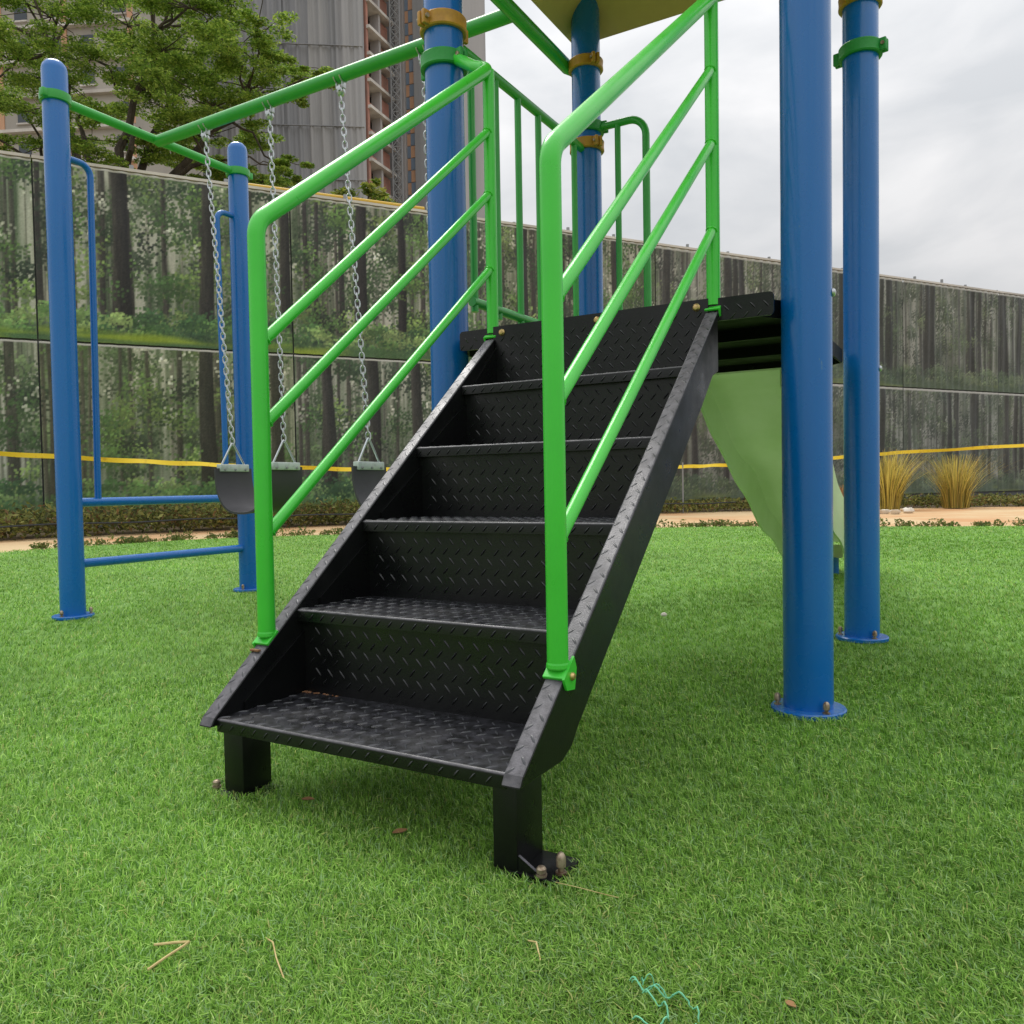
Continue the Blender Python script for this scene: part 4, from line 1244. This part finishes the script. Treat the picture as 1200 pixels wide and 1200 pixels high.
def strand(pts, wob=0.0022):
    P = smooth_poly(pts, 8)
    P = P + rng.normal(0, wob * 0.16, P.shape) * np.array([1, 1, 0.8])
    P[:, 2] += 0.005 * np.sin(np.arange(len(P)) * 0.55) - 0.022
    return P


sb = MB()
for q, r_ in (([(1.045, -1.205, 0.036), (1.062, -1.212, 0.040), (1.080, -1.215, 0.040), (1.100, -1.212, 0.040), (1.118, -1.216, 0.038), (1.128, -1.228, 0.036), (1.130, -1.243, 0.033)], 0.0009),
              ([(1.048, -1.208, 0.036), (1.065, -1.216, 0.041), (1.082, -1.211, 0.040), (1.096, -1.215, 0.038)], 0.0007),
              ([(1.062, -1.212, 0.040), (1.058, -1.203, 0.042), (1.068, -1.199, 0.040), (1.076, -1.201, 0.036)], 0.0006),
              ([(1.066, -1.222, 0.038), (1.085, -1.230, 0.040), (1.098, -1.238, 0.040), (1.104, -1.252, 0.038), (1.092, -1.262, 0.036), (1.070, -1.262, 0.034)], 0.0009)):
    sb.tube(strand(q), r_, 5)
tag(sb.build('green_string', M['string']), 'frayed sea green string lying on the turf, front right', 'string')
tag(MB().lathe([(0, -0.004), (0.012, 0), (0.013, 0.006), (0.008, 0.012), (0, 0.014)], (0.256, 1.132, 0.014), 9).build('pebble', M['pebble']), 'single white pebble on the turf behind the stairs', 'pebble')


def dry_leaf(loc, s_, rz, label, m=M['drybrown']):
    V = []; F = []
    for i in range(7):
        f_ = i / 6; wd = math.sin(math.pi * min(0.98, f_ * 0.95 + 0.03)) * 0.32
        for e, zz in ((-1, 0.12), (0, 0.0), (1, 0.12)):
            x, y = (f_ - 0.5), e * wd
            z_ = zz * wd * 2 + 0.15 * (f_ - 0.5) ** 2
            V.append((loc[0] + s_ * (x * math.cos(rz) - y * math.sin(rz)), loc[1] + s_ * (x * math.sin(rz) + y * math.cos(rz)), loc[2] + s_ * z_))
    for i in range(6):
        for j in range(2):
            a = i * 3 + j; F.append((a, a + 1, a + 4, a + 3))
    V2 = [(x, y, z_ - 0.0006) for x, y, z_ in V]
    k0 = len(V)
    F2 = [tuple(q + k0 for q in f[::-1]) for f in F]
    return tag(mesh_obj('dry_leaf', V + V2, F + F2, m), label, 'leaf')


dry_leaf((0.36, -0.99, 0.014), 0.024, 0.4, 'brown dry leaf on the turf just right of the left leg')
dry_leaf((0.585, -1.02, 0.014), 0.026, 1.1, 'brown dry leaf in the shade under the lowest step')
dry_leaf((1.205, -1.165, 0.015), 0.014, 2.6, 'small pinkish leaf right of the green string')

# ------------------------------------------------------------------ turf blades
def turf_part(g, rmin, rmax, dens, tris):
    ang0, ang1 = YAW - 0.80, YAW + 0.80
    n_ = int(dens * (ang1 - ang0) * math.log(rmax / rmin))
    nb = 4                               # yarn: a few blades per stitch
    r_ = np.repeat(rmin * np.exp(g.random(n_ // nb) * math.log(rmax / rmin)), nb)
    a = np.repeat(g.uniform(ang0, ang1, n_ // nb), nb)
    n_ = len(a)
    jx, jy = g.normal(0, 0.0035, n_) * np.maximum(1, r_ / 2.0), g.normal(0, 0.0035, n_) * np.maximum(1, r_ / 2.0)
    x = CAM[0] + np.sin(a) * r_ + jx; y = CAM[1] + np.cos(a) * r_ + jy
    tone = np.repeat(g.uniform(0.88, 1.12, n_ // nb), nb)
    LEa = np.array(LE)
    ye = np.interp(x, LEa[:, 0], LEa[:, 1])
    s_ok = ((y < ye) | (y < 3.2)) & (x > np.where(y < 3.5, -6.85, -7))
    for (px_, py_, pr_) in [(*POSTS[q], 0.083) for q in POSTS] + [(UE, VE, 0.080), (UE, VF, 0.080), (0.618, 3.06, 0.03)]:
        s_ok &= (x - px_) ** 2 + (y - py_) ** 2 > (pr_ + 0.006 * np.sin(np.arctan2(y - py_, x - px_) * 7)) ** 2
    s_ok &= ~((x > 0.770) & (x < 0.872 + 0.006 * np.sin(y * 200)) & (y > -1.056 + 0.004 * np.sin(x * 260)) & (y < -0.962))
    s_ok &= ~((x > 0.184) & (x < 0.238) & (y > -1.024) & (y < -0.953))
    x, y, r_, tone, jx, jy = x[s_ok], y[s_ok], r_[s_ok], tone[s_ok], jx[s_ok], jy[s_ok]
    n_ = len(x)
    sc_ = np.maximum(1.0, r_ / 1.5)
    nap = 2.6 + 0.9 * np.sin(x * 0.9 + 0.7) + 0.7 * np.sin(y * 1.3 + x * 0.5)
    th = np.where(g.random(n_) < 0.35, np.arctan2(jy, jx), nap + g.normal(0, 1.1, n_))
    d = np.stack([np.cos(th), np.sin(th), np.zeros(n_)], 1)
    side = np.stack([-d[:, 1], d[:, 0], np.zeros(n_)], 1)
    hgt = g.uniform(0.012, 0.021, n_)
    lean = g.uniform(0.2, 1.1, n_) * hgt * 1.2
    wid = g.uniform(0.00040, 0.00080, n_) * sc_
    B = np.stack([x, y, np.zeros(n_)], 1)
    pal = np.array([lin(138, 184, 74), lin(117, 165, 57), lin(166, 204, 103), lin(86, 132, 44), lin(144, 180, 118), lin(180, 208, 124), lin(184, 190, 112)])
    ci = g.choice(len(pal), n_, p=[0.27, 0.25, 0.16, 0.14, 0.10, 0.05, 0.03])
    patch = 1 + 0.12 * np.sin(x * 2.1 + np.sin(y * 1.7) * 1.4) * np.sin(y * 1.9 + 1.1) + 0.08 * np.sin(x * 5.3 + y * 3.1) * np.sin(y * 6.1) + 0.06 * np.sin(x * 17 + 3 * np.sin(y * 9)) * np.sin(y * 21)
    C = pal[ci] * (g.uniform(0.8, 1.2, n_) * patch * tone)[:, None]
    up_ = np.array([0, 0, 1.0])
    tw_ = g.normal(0, 0.5, n_)[:, None]
    mid = B + d * (lean * 0.38)[:, None] + up_ * (hgt * 0.68)[:, None]
    tip = B + d * lean[:, None] + up_ * (hgt * 0.98 - lean * 0.22)[:, None]
    s0 = side * wid[:, None]; s1 = (side + up_ * tw_ * 0.6) * wid[:, None]
    if tris == 3:
        V = np.stack([B - s0, B + s0, mid + s1, mid - s1, tip], 1).reshape(-1, 3)
        i_ = np.arange(n_) * 5
        tri = np.stack([i_, i_ + 1, i_ + 2, i_, i_ + 2, i_ + 3, i_ + 3, i_ + 2, i_ + 4], 1).ravel()
        return V, tri, np.repeat(C, 5, 0)
    V = np.stack([B - s0 * 1.2, B + s0 * 1.2, tip], 1).reshape(-1, 3)
    return V, np.arange(n_ * 3), np.repeat(C, 3, 0)


def turf():
    g = np.random.default_rng(5)
    V1_, t1, c1 = turf_part(g, 0.45, 2.6, 150000.0, 3)
    V2_, t2, c2 = turf_part(g, 2.6, 11.5, 170000.0, 1)
    return fast_mesh('turf_blades', np.concatenate([V1_, V2_]), np.concatenate([t1, t2 + len(V1_)]), 3, M['blade'], None, np.concatenate([c1, c2]))


tag(turf(), 'dense short green artificial turf blades covering the lawn', 'turf', kind='stuff')

# weeds along the far edge of the lawn
cen, rad_, cnt = [], [], []
for k_ in range(len(LE) - 1):
    for j in range(5):
        t = rnd.random()
        q = LE[k_] * (1 - t) + LE[k_ + 1] * t
        if q[1] < 2.5 or rnd.random() < 0.35: continue
        h_ = rnd.uniform(0.02, 0.07)
        cen.append((q[0] + rnd.uniform(-0.12, 0.02), q[1] + rnd.uniform(-0.02, 0.12), h_ * 0.6)); rad_.append((rnd.uniform(0.05, 0.16), rnd.uniform(0.05, 0.16), h_)); cnt.append(36)
tag(leaf_cloud('edge_weeds', cen, rad_, cnt, 0.022, [lin(110, 122, 64), lin(90, 108, 54), lin(140, 134, 80)], M['leaf'], None, flat=1.0), 'straggly weeds along the far edge of the turf', 'weeds', kind='stuff')
